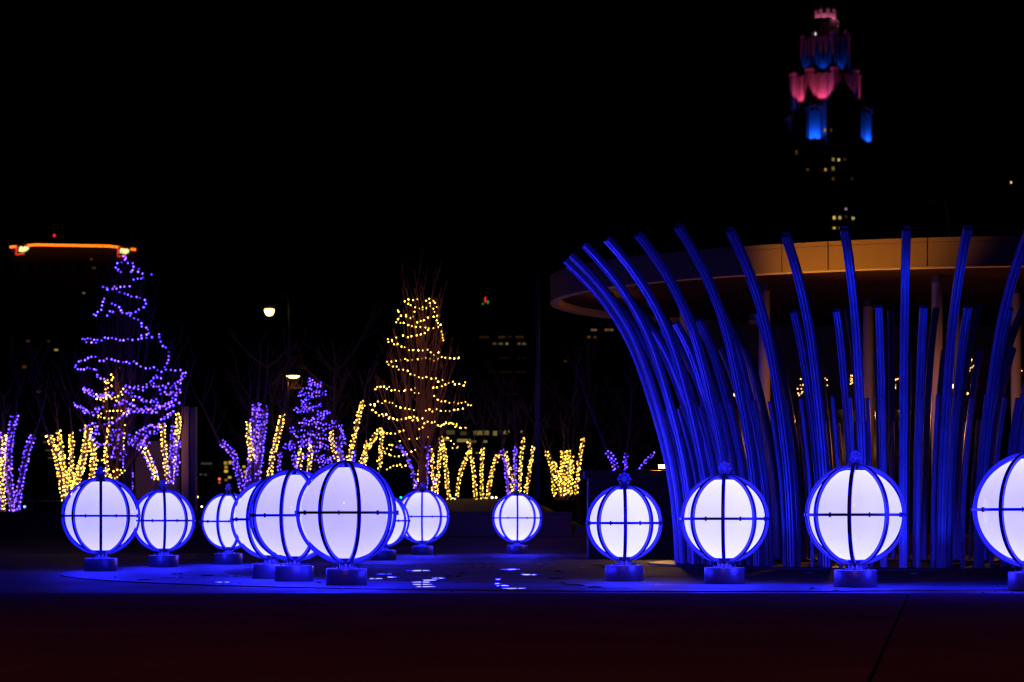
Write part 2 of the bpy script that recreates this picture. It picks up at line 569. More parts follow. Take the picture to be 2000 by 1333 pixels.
P1, P2 = (0.60, 0.555), (0.80, 0.775)
LN = [
    (197, 1118, 152, 0, 1, P1, 'leftmost globe lantern, lit violet white in a blue hooped cage', 35),
    (319, 1110, 123, 3, 1, (.68, .64), 'globe lantern half behind the leftmost lantern, second from the left', 50),
    (446, 1104.5, 113, -22, 1, (.74, .71), 'small far globe lantern just left of the big overlapping trio', 62),
    (529, 1133, 158, -35, 0, (.74, .71), 'rearmost of the three overlapping big globe lanterns, mostly hidden', 0),
    (574, 1138, 180, -16, 0, P1, 'middle of the three overlapping big globe lanterns, without snowflake', 0),
    (677, 1146, 201, 14, 0, (.57, .52), 'largest front globe lantern of the overlapping left trio', 0),
    (749, 1096, 104, 12, 1, (.78, .75), 'far globe lantern peeping out behind the largest left lantern', 0),
    (825, 1085, 106, -1, 1, (.70, .66), 'far globe lantern in front of the yellow lit tree trunk', 40),
    (1010, 1083, 98, 1, 1, (.80, .77), 'smallest globe lantern, alone in the far middle', 30),
    (1219, 1137, 149, 2, 1, (.84, .82), 'globe lantern in front of the granite planter, left of the pipe sculpture', 5),
    (1415, 1143, 173.5, -2, 1, (.82, .79), 'globe lantern before the left edge of the pipe sculpture', 20),
    (1671, 1150, 198, -7, 1, (.72, .69), 'globe lantern before the middle of the pipe sculpture', 32),
    (2013, 1156, 226, 15, 1, (.66, .62), 'rightmost globe lantern, cut off by the picture edge', 60),
]
for i, (px, yb, D, yaw, fl, rg, lb, fr) in enumerate(LN):
    lantern(i, px, yb, D, yaw, fl, rg, 40.0, lb, fr)

# ================================================================== PIPE SCULPTURE
SC = Vector(((1752 - 1000) / FPX * 35.4, 35.4, 0))
sculpt = thing('pipe_sculpture', 'ring of tall blue lit ribbed pipes flaring outward in three tiers', 'sculpture', SC)
bm = bmesh.new()
lathe(bm, [(4.42, -0.02), (4.42, 0.035), (4.40, 0.045), (2.7, 0.045), (2.7, -0.02)], 96, cap=False)
obj('plinth_ring', bm, M['dark'], sculpt)
PROF = [(0, 0), (0.7, 0.035), (1.45, 0.127), (2.2, 0.305), (2.95, 0.546), (3.45, 0.73), (3.87, 0.93), (4.38, 1.27), (4.8, 1.64), (5.17, 2.05), (5.55, 2.52)]


def prof_r(z):
    for (z0, r0), (z1, r1), k in zip(PROF[:-1], PROF[1:], range(99)):
        if z <= z1:
            # catmull-rom
            pm = PROF[max(0, k - 1)]; pn = PROF[min(len(PROF) - 1, k + 2)]
            m0 = (r1 - pm[1]) / (z1 - pm[0]) if z1 != pm[0] else 0
            m1 = (pn[1] - r0) / (pn[0] - z0)
            h = z1 - z0; t = (z - z0) / h
            return (2 * t**3 - 3 * t**2 + 1) * r0 + (t**3 - 2 * t**2 + t) * h * m0 + (-2 * t**3 + 3 * t**2) * r1 + (t**3 - t**2) * h * m1
    return PROF[-1][1]


def section(w, d):
    """ribbed channel: outer face (towards +x here) with three raised ridges and two grooves, plain rounded back"""
    h = w / 2
    g = w * 0.24
    o = [(-h, -d * .2), (-h * .97, d * .30), (-h * .84, d * .5), (-h * .58, d * .5), (-h * .52, d * .5 - g), (-h * .30, d * .5 - g), (-h * .24, d * .56),
         (h * .24, d * .56), (h * .30, d * .5 - g), (h * .52, d * .5 - g), (h * .58, d * .5), (h * .84, d * .5), (h * .97, d * .30), (h, -d * .2),
         (h * .7, -d * .5), (-h * .7, -d * .5)]
    return o


def pipe_mesh(rb, ztop, w, d, steps, q=1.0):
    bm = bmesh.new()
    sec = section(w, d)
    rings = []
    for i in range(steps + 1):
        z = ztop * i / steps
        r = rb + prof_r(z * q)
        e = 0.02
        dr = q * (prof_r(min(5.55, z * q + e)) - prof_r(max(0, z * q - e))) / (min(5.55, z * q + e) - max(0, z * q - e))
        tan = Vector((dr, 0, 1)).normalized()
        nrm = Vector((tan.z, 0, -tan.x))
        rings.append([bm.verts.new(Vector((r, 0, z)) + nrm * v + Vector((0, u, 0))) for u, v in sec])
    n = len(sec)
    for a, b in zip(rings[:-1], rings[1:]):
        for k in range(n): bm.faces.new((a[k], a[(k + 1) % n], b[(k + 1) % n], b[k]))
    # open end: recessed dark core
    top = rings[-1]
    bm.faces.new(rings[0][::-1])
    r = rb + prof_r(ztop)
    c = sum((v.co for v in top), Vector()) / n
    dn = (c - sum((v.co for v in rings[-2]), Vector()) / n).normalized()
    inner = [bm.verts.new(c + (v.co - c) * 0.8) for v in top]
    deep = [bm.verts.new(c + (v.co - c) * 0.8 - dn * 0.12) for v in top]
    for k in range(n):
        bm.faces.new((top[k], top[(k + 1) % n], inner[(k + 1) % n], inner[k]))
        bm.faces.new((inner[k], inner[(k + 1) % n], deep[(k + 1) % n], deep[k]))
    bm.faces.new(deep)
    return bm


rp = random.Random(11)
cache = {}
for tier, n, rb, zt, w, d, steps, off in (('tall', 40, 3.885, 5.13, 0.138, 0.12, 26, -0.8), ('mid', 40, 3.26, 4.13, 0.13, 0.11, 22, 3.7), ('low', 96, 3.68, 2.74, 0.06, 0.065, 14, 1.1)):
    for k in range(n):
        deg = off + 360 * k / n + rp.uniform(-.5, .5)
        a = R(-90 + deg)
        f = abs((deg + 180) % 360 - 180)                      # degrees away from the side that faces the plaza
        up = 0.30 * smooth(22, 52, f) * (1 - smooth(100, 150, f)) if tier == 'tall' else 0.0
        z = round(zt * (1.0, 0.994, 1.006)[k % 3] + up, 2)
        if (tier, z) not in cache: cache[(tier, z)] = mesh_of('pipe', pipe_mesh(rb, z, w, d, steps, zt / z if up > 0 else 1.0), M['pipe'])
        o = link('pipe', cache[(tier, z)], sculpt)
        o.rotation_euler = (0, 0, a)


def flood_lamp(loc, aim, col, watts, angle, label, lens, blend=0.5, size=(0.22, 0.09, 0.16), group=None):
    d = Vector(aim) - Vector(loc)
    t = thing('flood_lamp', label, 'flood lamp', loc, group)
    yaw = math.atan2(d.y, d.x) - PI / 2
    pitch = math.atan2(d.z, math.hypot(d.x, d.y))
    q = Matrix.Rotation(yaw, 4, 'Z') @ Matrix.Rotation(pitch, 4, 'X')
    def placed(b):
        bmesh.ops.transform(b, matrix=Matrix.Translation((0, 0, size[2] * .6 + .03)) @ q, verts=b.verts)
        return b
    obj('housing', placed(bxm((0, 0, 0), size, 0, 0.012)), M['dark'], t)
    obj('lens', placed(bxm((0, size[1] / 2 + .004, 0), (size[0] * .84, 0.006, size[2] * .8))), lens, t)
    b = bmesh.new()
    for s in (-1, 1): box(b, (s * (size[0] / 2 + .012), 0, size[2] * .35 + .01), (0.012, 0.04, size[2] * .7))
    box(b, (0, 0, .006), (size[0] + .05, 0.07, 0.012))
    bmesh.ops.rotate(b, verts=b.verts, cent=(0, 0, 0), matrix=Matrix.Rotation(yaw, 3, 'Z'))
    obj('bracket', b, M['dark'], t)
    src = Vector(loc) + Vector((0, 0, size[2] * .6 + .03)) + d.normalized() * (size[1] / 2 + .03)
    lamp_light('SPOT', 'beam', t, src, col, watts, aim, 0.08, angle, blend)
    return t


BLUE = (0.006, 0.022, 1.0)
bl = glow('added_uplight_lens', (0.02, 0.04, 1.0), 0.25)
for k in range(20):  # uplights added to light the pipes blue, standing in for an unseen source
    a = R(110 + 13.75 * k)
    W = 150 * (1 - smooth(165, 290, 110 + 13.75 * k)) + 44
    p = SC + Vector((6.35 * math.cos(a), 6.35 * math.sin(a), 0.0))
    t = thing('added_uplight', 'added blue uplight flush in the paving, one of the ring round the sculpture', 'uplight', p, 'added blue uplights round the sculpture')
    b = bmesh.new(); lathe(b, [(.075, -.02), (.075, .016), (.06, .018)], 20); obj('rim', b, M['dark'], t)
    b = bmesh.new(); lathe(b, [(.058, .012), (.056, .0195)], 20); obj('lens', b, bl, t)
    src = p + Vector((0, 0, .03))
    h = SC - p; h.normalize()
    lamp_light('SPOT', 'beam', t, src, BLUE, W, src + h * 2.6 + Vector((0, 0, 2.6)), 0.05, 78, 0.4)

# ================================================================== PAVILION
PC = Vector((13.0, 52.0, 0)); RX, RY, ZS, FH = 12.0, 7.7, 6.5, 0.64
pav = thing('pavilion', 'round canopy pavilion with white fascia and timber soffit behind the pipe sculpture', 'pavilion', PC)


def ell(a, k=0.0):
    return (RX + k) * math.cos(a), (RY + k) * math.sin(a)


bm = bmesh.new()
N = 120
top = [bm.verts.new((*ell(2 * PI * i / N, -.06), ZS + FH - 0.03)) for i in range(N)]
bot = [bm.verts.new((*ell(2 * PI * i / N, -.06), ZS + 0.13)) for i in range(N)]
bm.faces.new(top); bm.faces.new(bot[::-1])
for i in range(N): bm.faces.new((top[i], top[(i + 1) % N], bot[(i + 1) % N], bot[i]))
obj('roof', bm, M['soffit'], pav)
# fascia panels: seams where the photograph shows them (angles on the ellipse), then even ones round the rest
def ang_of_px(px):
    best, ba = 1e9, 0
    for i in range(2000):
        a = PI + PI * i / 2000 * .6
        x, y = ell(a)
        q = 1000 + (PC.x + x) / (PC.y + y) * FPX
        if abs(q - px) < best: best, ba = abs(q - px), a
    return ba


seams = [ang_of_px(p) for p in (1078, 1110, 1190, 1362, 1527, 1617, 1811, 1990)]
a = seams[-1]
while a < seams[0] + 2 * PI - 0.25:
    a += 0.2
    seams.append(a)
seams.append(seams[0] + 2 * PI)
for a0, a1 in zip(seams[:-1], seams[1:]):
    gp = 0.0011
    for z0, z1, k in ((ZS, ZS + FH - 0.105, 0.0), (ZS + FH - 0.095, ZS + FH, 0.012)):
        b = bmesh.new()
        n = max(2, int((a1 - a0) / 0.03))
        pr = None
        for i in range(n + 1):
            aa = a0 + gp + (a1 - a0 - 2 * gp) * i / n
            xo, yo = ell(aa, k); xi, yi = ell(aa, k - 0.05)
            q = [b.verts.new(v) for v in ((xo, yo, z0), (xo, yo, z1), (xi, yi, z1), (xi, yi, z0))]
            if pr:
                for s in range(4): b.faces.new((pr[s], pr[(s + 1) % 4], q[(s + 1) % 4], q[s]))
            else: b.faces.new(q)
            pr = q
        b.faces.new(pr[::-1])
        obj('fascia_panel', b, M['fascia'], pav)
# return lip under the fascia
bm = bmesh.new()
pr = None; first = None
for i in range(N + 1):
    aa = 2 * PI * i / N
    pts = [(*ell(aa, .004), ZS - .004), (*ell(aa, .004), ZS - .03), (*ell(aa, -.22), ZS - .03), (*ell(aa, -.26), ZS + .13)]
    q = [bm.verts.new(v) for v in pts]
    if pr:
        for s in range(3): bm.faces.new((pr[s], pr[s + 1], q[s + 1], q[s]))
    pr = q
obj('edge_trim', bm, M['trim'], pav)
for px, yt, wpx in ((1493, 555, 22), (1337, 590, 19), (1470, 615, 20), (1696, 587, 21), (1830, 538, 21), (1868, 575, 14), (1590, 622, 16), (1985, 560, 20)):
    Y = FPX * (ZS + 0.12 - CAMZ) / (HOR - yt)
    X = (px - 1000) / FPX * Y
    r = wpx / 2 / FPX * Y
    b = bmesh.new(); lathe(b, [(r, 0.42), (r, ZS + .125)], 28)
    co = obj('column', b, M['column'], pav, True, loc=(X - PC.x, Y - PC.y, 0))
    b = bmesh.new(); lathe(b, [(r * 1.08, ZS - .06), (r * 1.08, ZS + .118)], 28)
    obj('collar', b, M['dark'], co)
bm = bmesh.new()
lathe(bm, [(1, 0.0), (1, 0.43), (0.995, 0.435)], 80)
bmesh.ops.scale(bm, vec=(RX - 1.6, RY - 1.2, 1), verts=bm.verts)
obj('floor', bm, M['concrete'], pav)
# glazed core at the back, panes between mullions
gx0, gx1, gy = -7.0, 6.0, 3.6
for k in range(13):
    x = gx0 + (gx1 - gx0) * (k + .5) / 13
    obj('pane', bxm((x, gy, 2.2), ((gx1 - gx0) / 13 - .06, 0.02, 3.4)), M['glass'], pav)
for k in range(14):
    x = gx0 + (gx1 - gx0) * k / 13
    obj('mullion', bxm((x, gy, 2.2), (0.05, 0.12, 3.5)), M['dark'], pav)
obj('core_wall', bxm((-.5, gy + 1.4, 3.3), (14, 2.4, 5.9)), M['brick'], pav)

PW = glow('warm_pendant_bulb', (1.0, 0.64, 0.24), 5.0)
PEND = [(1520, 738, 50.5), (1437.5, 771, 49.5), (1745, 757.5, 51), (1795, 757, 50), (1864, 755, 49), (1900.5, 753, 50.5), (1583, 780, 51), (1712, 777, 51.5), (1889, 769, 48)]
PL = ['hanging at the left of the sculpture top gap', 'lowest and leftmost of the pavilion', 'behind the middle of the pipe sculpture', 'between two tall pipes right of the sculpture middle', 'in front of a pale column', 'right of the pale column pair',
      'tiny, low, behind the middle left pipes', 'tiny, low, behind the middle pipes', 'tiny, low, behind the right pipes']
for (px, py, Y), pl in zip(PEND, PL):
    p = at(px, py, Y)
    t = thing('pendant_lamp', 'warm round pendant bulb ' + pl, 'pendant lamp', p, 'pendant bulbs under the pavilion canopy')
    r = 0.062 if 'tiny' not in pl else 0.03
    b = bmesh.new(); bmesh.ops.create_icosphere(b, subdivisions=2, radius=r)
    obj('bulb', b, PW, t, True)
    b = bmesh.new(); lathe(b, [(r * .55, r * .75), (r * .5, r * 1.5), (0.006, r * 1.6), (0.006, ZS + .13 - p.z)], 10)
    obj('cord', b, M['dark'], t)
# added point lights for the warmth on columns and soffit edge, sources unseen
lamp_light('POINT', 'added_warm_glow', pav, (7.4, 45.4, 3.2), (1.0, 0.36, 0.10), 130, radius=0.1)
lamp_light('POINT', 'added_warm_glow', pav, (11.6, 45.0, 3.2), (1.0, 0.36, 0.10), 110, radius=0.1)
lamp_light('POINT', 'added_warm_glow', pav, (2.6, 51.6, 6.2), (1.0, 0.42, 0.08), 14, radius=0.1)

rc = random.Random(5)
CL = [(1576, 744, 10, 24, 14, 'left of the middle tall pipes'), (1609, 750, 8, 22, 12, 'just left of the middle tall pipe'), (1661, 743, 9, 20, 14, 'between two tall pipes'), (1562, 766, 7, 28, 9, 'lowest at the left of the sculpture'),
      (1747, 748, 9, 36, 13, 'right of the middle tall pipe'), (1772, 745, 6, 36, 8, 'beside the middle tall pipe'), (1834, 742, 8, 24, 8, 'against the wide pale column'), (1863, 739, 10, 18, 12, 'just above a round pendant'), (1899, 718, 13, 32, 12, 'highest, near the right edge'), (1992, 728, 5, 20, 6, 'at the far right edge')]
for px, py, rx, ry, n, lb in CL:
    Y = 50 + rc.uniform(-1, 1.5)
    p = at(px, py, Y)
    t = thing('fairy_light_cluster', 'small cluster of amber fairy lights under the canopy, ' + lb, 'fairy lights', p, 'fairy light clusters under the canopy')
    b = bmesh.new()
    w = bmesh.new()
    s = Y / FPX
    pts = []
    for k in range(n):
        q = Vector((rc.gauss(0, rx * .5) * s, rc.gauss(0, .08), rc.uniform(-ry / 2, ry / 2) * s))
        pts.append(q)
        bmesh.ops.create_icosphere(b, subdivisions=1, radius=0.019, matrix=Matrix.Translation(q))
    pts.sort(key=lambda v: -v.z)
    tube(w, [Vector((0, 0, ZS + .13 - p.z))] + pts, 0.003, 4)
    obj('wire', w, M['wire'], t, kind='stuff')
    obj('bulbs', b, WARMDOT, t, kind='stuff')

# ================================================================== GRANITE PLANTER with its lamp and an added fascia flood
pt = thing('stone_planter', 'long red granite planter box with wide cap left of the sculpture', 'planter', (2.55, 42.3, 0))
x0, x1 = 1.60, 5.6
for k in range(4):
    xa = x0 + (x1 - x0) * k / 4; xb = x0 + (x1 - x0) * (k + 1) / 4
    for z0, z1 in ((0.0, 0.83), (0.845, 1.68)):
        obj('stone_panel', bxm(((xa + xb) / 2 - 2.55, 0, (z0 + z1) / 2), (xb - xa - .012, 0.9, z1 - z0), 0, 0.006), M['planter'], pt)
obj('cap', bxm(((x0 + x1) / 2 - 2.55, 0, 1.765), (x1 - x0 + .16, 1.06, 0.165), 0, 0.015), M['planter'], pt)
FL = glow('warm_flood_lens', (1.0, 0.72, 0.26), 8)
flood_lamp((3.165, 41.9, 1.85), (-0.6, 36.0, 0.0), (1.0, 0.50, 0.12), 190, 84, 'small warm flood lamp glaring on the planter cap beside the sculpture', FL, 0.7, size=(0.17, 0.07, 0.10), group='warm flood lamps on the planter')
flood_lamp((5.3, 42.4, 1.85), (7.5, 44.9, 6.7), (1.0, 0.48, 0.07), 2300, 50, 'added warm flood lamp on the planter tilted up to light the canopy fascia', FL, 1.0, size=(0.17, 0.07, 0.10), group='warm flood lamps on the planter')  # second head, added only to throw the warm patch on the fascia

# ================================================================== TREES AND STRING LIGHTS
rt = random.Random(21)


def gbase(X, Y):
    return ground_z(X, Y)


def limb(bm, a, b, r0, r1, bend, n=6, sides=5):
    pts = []
    side = Vector((rt.uniform(-1, 1), rt.uniform(-1, 1), 0)) * (b - a).length * 0.04
    for i in range(n + 1):
        t = i / n
        p = a.lerp(b, t)
        # rise later: start outwards, finish upright
        h = b - a
        p = a + Vector((h.x * (t ** bend), h.y * (t ** bend), h.z * t)) + side * math.sin(PI * t) + Vector((rt.uniform(-1, 1), rt.uniform(-1, 1), 0)) * 0.012 * (1 if 0 < i < n else 0)
        pts.append(p)
    tube(bm, pts, [r0 + (r1 - r0) * (i / n) for i in range(n + 1)], sides, cap=True)
    return pts


def upright_tree(px, Y, ytop, yfork, wide, label, nl=24, extra=1.10, group=None, bark='bark'):
    """vase shaped bare tree; wide = [(row, half width px)] of its outline"""
    X = (px - 1000) / FPX * Y
    zb = gbase(X, Y)
    s = Y / FPX
    zt = at(0, ytop, Y).z - zb
    zf = at(0, yfork, Y).z - zb
    t = thing('bare_tree', label, 'tree', (X, Y, zb), group)
    r0 = 0.07 * zt / 6 + 0.03
    b = bmesh.new()
    limb(b, Vector((0, 0, -.05)), Vector((0.02, 0, zf)), r0 * 1.25, r0, 1, 4, 9)
    limb(b, Vector((0.02, 0, zf * .95)), Vector((0.05, 0.05, zt * .93)), r0 * .5, 0.008, 1, 8, 6)
    obj('trunk', b, M[bark], t, True)
    b = bmesh.new()
    for k in range(nl):
        a = 2.4 * k + rt.uniform(-.3, .3)
        f = (k + .5) / nl
        zs = zf * .86 + (zt - zf) * 0.45 * f * f
        ze = zf + (zt - zf) * (0.32 + 0.68 * f) * rt.uniform(.92, 1.08)
        row = HOR - (ze + zb - CAMZ) / s
        hw = wide[-1][1]
        for (ra, wa), (rb_, wb) in zip(wide[:-1], wide[1:]):
            if ra <= row <= rb_:
                hw = wa + (wb - wa) * (row - ra) / (rb_ - ra)
        if row < wide[0][0]: hw = wide[0][1] * .8
        rr = hw * s * rt.uniform(.75, extra)
        p0 = Vector((0.02, 0, zs)); p1 = Vector((rr * math.cos(a), rr * math.sin(a), ze))
        pts = limb(b, p0, p1, r0 * .27 * (1.15 - .6 * f), 0.005, 0.72, 8, 5)
        for m in range(7):
            q = pts[2 + m % 6]
            out = Vector((math.cos(a + rt.uniform(-1.1, 1.1)), math.sin(a + rt.uniform(-1.1, 1.1)), 0))
            L = rt.uniform(.35, 1.0) * zt / 6.5
            e = q + out * L * rt.uniform(.2, .45) + Vector((0, 0, L))
            tw = limb(b, q, e, 0.010, 0.004, .8, 4, 4)
            for _ in range(2):
                q2 = rt.choice(tw[1:4]); a2 = rt.uniform(0, 6.3)
                limb(b, q2, q2 + Vector((.13 * math.cos(a2), .13 * math.sin(a2), rt.uniform(.2, .45))) * L, 0.006, 0.003, 1, 2, 3)
    obj('crown', b, M[bark], t)
    return X, zb


def bulb(bm, p, r):
    bmesh.ops.create_icosphere(bm, subdivisions=1, radius=r * rt.uniform(.85, 1.12), matrix=Matrix.Translation(p))


def traced_string(px, Y, rows, lines, spacing, material, label, r=0.021, group='light strings wound round the trees'):
    """string draped over the limbs; lines = runs of (px, row); each run hangs on the near or the far side of the crown outline given by rows"""
    p0 = at(px, rows[-1][0], Y)
    t = thing('light_string', label, 'string lights', p0, group)
    w = bmesh.new(); b = bmesh.new()
    s = Y / FPX
    for n, run in enumerate(lines):
        side = 1 if n % 4 == 2 else -1
        path = []
        for i, (x, y) in enumerate(run):
            cx, hw = rows[0][1], rows[0][2]
            for (ra, ca, wa), (rb_, cb, wb) in zip(rows[:-1], rows[1:]):
                if ra <= y <= rb_:
                    f = (y - ra) / (rb_ - ra); cx = ca + (cb - ca) * f; hw = wa + (wb - wa) * f
            if y > rows[-1][0]: cx, hw = rows[-1][1], rows[-1][2]
            d = math.sqrt(max(0.02, hw * hw - (x - cx) ** 2)) if abs(x - cx) < hw else 0.0
            path.append(at(x, y, Y + side * d * s * .9) - p0)
        tube(w, path, 0.004, 4)
        acc = spacing
        for p, q in zip(path[:-1], path[1:]):
            L = math.hypot(q.x - p.x, q.z - p.z)
            u = spacing - acc
            acc += L
            if acc < spacing: continue
            while acc >= spacing:
                acc -= spacing * rt.uniform(.88, 1.14)
                f = max(0.0, min(1.0, 1 - max(0, acc) / max(L, 1e-6)))
                bulb(b, p.lerp(q, f) + Vector((rt.gauss(0, .010), rt.gauss(0, .01), rt.gauss(0, .012))), r)
    obj('wire', w, M['wire'], t, kind='stuff')
    obj('bulbs', b, material, t, kind='stuff')


def runs(text, ox, oy, k):
    out = []
    for line in text.strip().split('/'):
        v = [float(q) for q in line.replace(',', ' ').split()]
        out.append([(ox + v[i] / k, oy + v[i + 1] / k) for i in range(0, len(v) - 1, 2)])
    return out


T1 = [(505, 250, 16), (520, 248, 24), (545, 248, 46), (580, 238, 54), (610, 240, 56), (660, 240, 82), (690, 242, 92), (720, 251, 110), (760, 250, 108), (800, 249, 106), (840, 246, 96), (880, 246, 74), (905, 250, 44)]
upright_tree(250, 52, 470, 890, [(r, w) for r, c, w in T1], 'tall bare tree at the left strung with violet lights', 26, bark='twig')
L1 = runs("""1065 272 1105 282 1050 320 1018 340 1005 380 1040 384 1005 404 1040 406 1062 420/1113 335 1155 335 1155 370 1150 416 1107 403/1210 380 1193 398 1230 420 1245 450 1240 476 1205 468 1155 470/1313 430 1298 455/
890 538 915 538 945 560 970 563 1005 556 1035 548 1060 536 1105 534 1147 522/988 526 1046 583 1090 590 1130 610 1150 630 1200 616 1232 642 1255 661 1275 674 1262 697 1246 714 1206 729 1180 751 1122 766 1073 768 1043 750 1047 720 1017 703 966 681/
903 641 889 669 896 695 873 722 866 746 844 764 806 786 826 799 842 786/928 784 952 750 1002 757/1122 766 1145 809 1187 827 1224 832 1228 878 1276 888 1282 922 1306 944 1264 955 1228 957/
710 987 762 986 800 992 852 996 883 996 912 981 949 977 998 993 1033 999 1078 1001 1114 988 1162 993 1205 986 1248 977 1293 979 1336 967/745 1013 789 1017 820 1024 852 1016/
1380 946 1382 982 1399 1027 1419 1058 1455 1075 1461 1095 1467 1126 1467 1153 1463 1182 1446 1217 1425 1241/828 1146 785 1147 752 1166 721 1174 680 1190 665 1213 645 1236 690 1248 735 1242 813 1243 839 1276 847 1316/
866 1182 917 1173 953 1160 997 1176 1047 1179 1088 1183 1116 1201 1166 1187 1202 1220 1239 1232 1290 1246 1325 1228 1363 1256 1410 1270 1450 1245 1497 1256 1528 1261 1560 1261 1590 1261 1590 1288 1570 1325""", 0, 440, 4.444)
L1 += runs("""1590 40 1570 80 1565 110 1535 115 1500 150 1460 133 1437 152 1398 157 1360 157 1330 160 1312 135 1312 104 1338 66 1382 61/847 72 876 95/711 181 745 181 715 207 784 220 788 245 845 240 890 220 893 240 960 205 973 229/
645 298 668 340 700 335 730 350 715 371 743 384 780 384 803 373 830 350 866 335/1057 150 1185 157 1234 166 1272 140/1085 210 1136 220 1140 245 1207 245 1208 266 1243 278 1300 283 1345 270 1380 272/
1535 180 1505 200 1500 220 1450 232 1403 222 1373 235/1475 232 1527 228/1520 275 1480 294 1443 298 1428 330 1395 332 1375 316 1312 323 1300 343/1470 335 1467 345 1350 350 1325 353 1225 355 1183 347 1140 315 1065 278 1002 318 1051 313/
1483 380 1455 385 1460 407 1410 425 1395 460 1365 507 1330 500 1270 507 1220 530 1200 560 1160 535/1350 380 1283 380 1245 378 1147 380 1100 345 1093 370 1087 397 1055 424 1022 445 985 467 940 470 898 480/
695 535 720 520 800 490 822 512 825 535 847 550 780 578 765 600 800 610 825 655 880 660 940 660 945 595 918 587 975 525 1025 530 1055 545 1000 565 990 610/
1340 540 1310 548 1270 545 1240 590 1265 605 1213 640 1270 662 1285 675 1220 660 1150 660 1105 665 1130 580 1100 555/990 690 965 735 950 760 990 780 1040 750 1015 690""", 0, 720, 4.444)
traced_string(250, 52, T1, L1 + [[(x + rt.uniform(3, 8), y + rt.uniform(-6, 7)) for x, y in q] for q in L1[14:]], 0.108, PUR, 'violet light string looped widely round the tall left tree', 0.0255)
T3 = [(582, 822, 34), (600, 818, 44), (640, 818, 48), (665, 818, 66), (700, 826, 78), (735, 820, 84), (765, 822, 94), (795, 823, 100), (830, 818, 95), (860, 815, 95), (890, 815, 70), (945, 818, 14)]
upright_tree(822, 55, 535, 900, [(r, w) for r, c, w in T3], 'bare tree in the middle strung with yellow lights', 30)
L3 = runs("""490 212 515 212 535 200 568 210 597 203 628 188/520 230 542 253 578 272 572 313 565 365 520 367 500 350 517 333 470 338 430 370 415 395 443 403 470 398 492 410 535 430 565 435 600 440 645 438 668 447 708 450 750 445 795 440 803 415/
668 213 712 196 735 203 758 228 740 235 708 240 725 258 683 273 660 285 615 290 628 276 662 260/768 264 738 277 738 303 755 312 745 348 772 338 770 371 768 397 803 415 790 430/435 303 423 318 447 316/594 397 625 394 658 386 688 352 715 367/
808 480 810 494 835 526 808 542 837 565/695 470 657 494 626 506 588 508 556 516 502 534 475 518/378 553 350 548 340 570 375 570 413 533 440 543/
396 595 430 590 468 614 488 610 526 630 562 640 594 647 620 645 670 650 696 642 728 675 764 679 792 663 810 695 840 704 875 711 913 714 936 709 965 718 980 703 950 695/
776 716 739 726 697 706 622 714 547 729 512 729 475 713 440 735 400 735 375 741 333 755 318 745/362 770 383 782 410 775 428 807 458 812 510 810 532 848 572 856 605 872 640 882 680 880 715 891 752 885 780 915 820 902/
1015 920 1005 950 980 936 957 933 930 943 917 908 893 923 855 930 835 948 800 962 760 965 724 968/235 977 257 970 249 957 288 953 307 957 340 970 330 980 362 957 362 987 395 990 424 990 465 1003 498 1005 489 965/
547 985 571 975 604 971 577 1011 614 1018 652 1023 688 1033 724 1027 752 1048 785 1074 825 1086 860 1090 893 1090 937 1101 972 1095 996 1090 1020 1090 1045 1113 1066 1102 1066 1120/
195 1120 240 1122 222 1137 215 1168 238 1178 267 1200 305 1210 324 1192 355 1228 433 1243 471 1246 492 1235 533 1223 604 1228 648 1235/258 1090 312 1100 333 1077 358 1097 407 1101 426 1130 463 1140 553 1158 588 1168/
664 1171 696 1154 730 1178 765 1157 826 1171 863 1174 927 1163 970 1149 1011 1139/565 1253 662 1258 707 1271 762 1276 788 1298 815 1305 842 1273 884 1271 940 1275 925 1295 970 1310 1018 1320""", 680, 540, 4.443)
L3 += runs("""190 10 240 40 292 33 322 65 390 80 437 72 480 62 510 88 543 65/555 155 583 155 597 92 637 103 660 92 685 107 710 130 757 105 797 103 800 120 838 107 840 130 880 140 918 148/270 180 305 187 333 188 380 188 410 172 437 165/
365 250 405 245 437 240 495 232 532 230 567 217 600 230 624 217 675 233/243 290 290 310 283 350 318 280 345 275 318 362 360 372 390 368 475 345 490 328 535 315/305 473 345 445 358 447 405 425 407 455 437 447 463 422/
770 225 800 235 823 262 855 280 868 310 830 293 790 318/522 590 560 547 540 565 545 470 560 490 570 440 597 412""", 680, 800, 4.0)
traced_string(822, 55, T3, L3, 0.120, YEL2, 'yellow light string looped round the bare middle tree', 0.020)
T4 = [(738, 613, 16), (765, 612, 30), (800, 610, 44), (830, 612, 52), (865, 618, 62), (905, 620, 62)]
upright_tree(614, 57, 725, 915, [(r, w) for r, c, w in T4], 'small bare tree with dense violet lights behind the lantern trio', 12, bark='twig')
L4 = runs("""910 92 937 102 912 118 958 122 972 135 1003 125 1003 155 970 165/827 213 860 180 885 173 918 170 952 207 985 208 1025 213 1047 195 1030 178/930 235 893 240 868 267 840 275 870 298 905 300 865 322/
790 345 820 360 850 362 885 353 915 343 945 333 975 325 1000 320 1010 303/1067 368 1040 375 1015 380 980 378 975 400 1005 410 1040 405 1030 385/
820 470 850 470 862 430 892 460 920 455 950 425 950 468 990 467 1015 480 1050 493 1080 485 1110 470 1145 463 1090 445/740 517 770 520 795 550 840 540 870 543 903 545 935 540 965 555 990 573 1030 560 1060 595/
1165 497 1190 490 1183 530 1205 550 1165 600 1210 600 1220 625 1140 605 1088 625/705 660 735 670 740 630 775 620 770 648 820 645 850 610 855 645 915 598 900 638 920 655/945 680 975 683 1005 685 1005 650 975 640 1065 665 1075 685/
770 720 765 750 800 770 820 800 855 770 930 700 925 745 965 755 995 775 1035 750 1035 790 1090 785 1110 760 990 815""", 400, 720, 4.444)
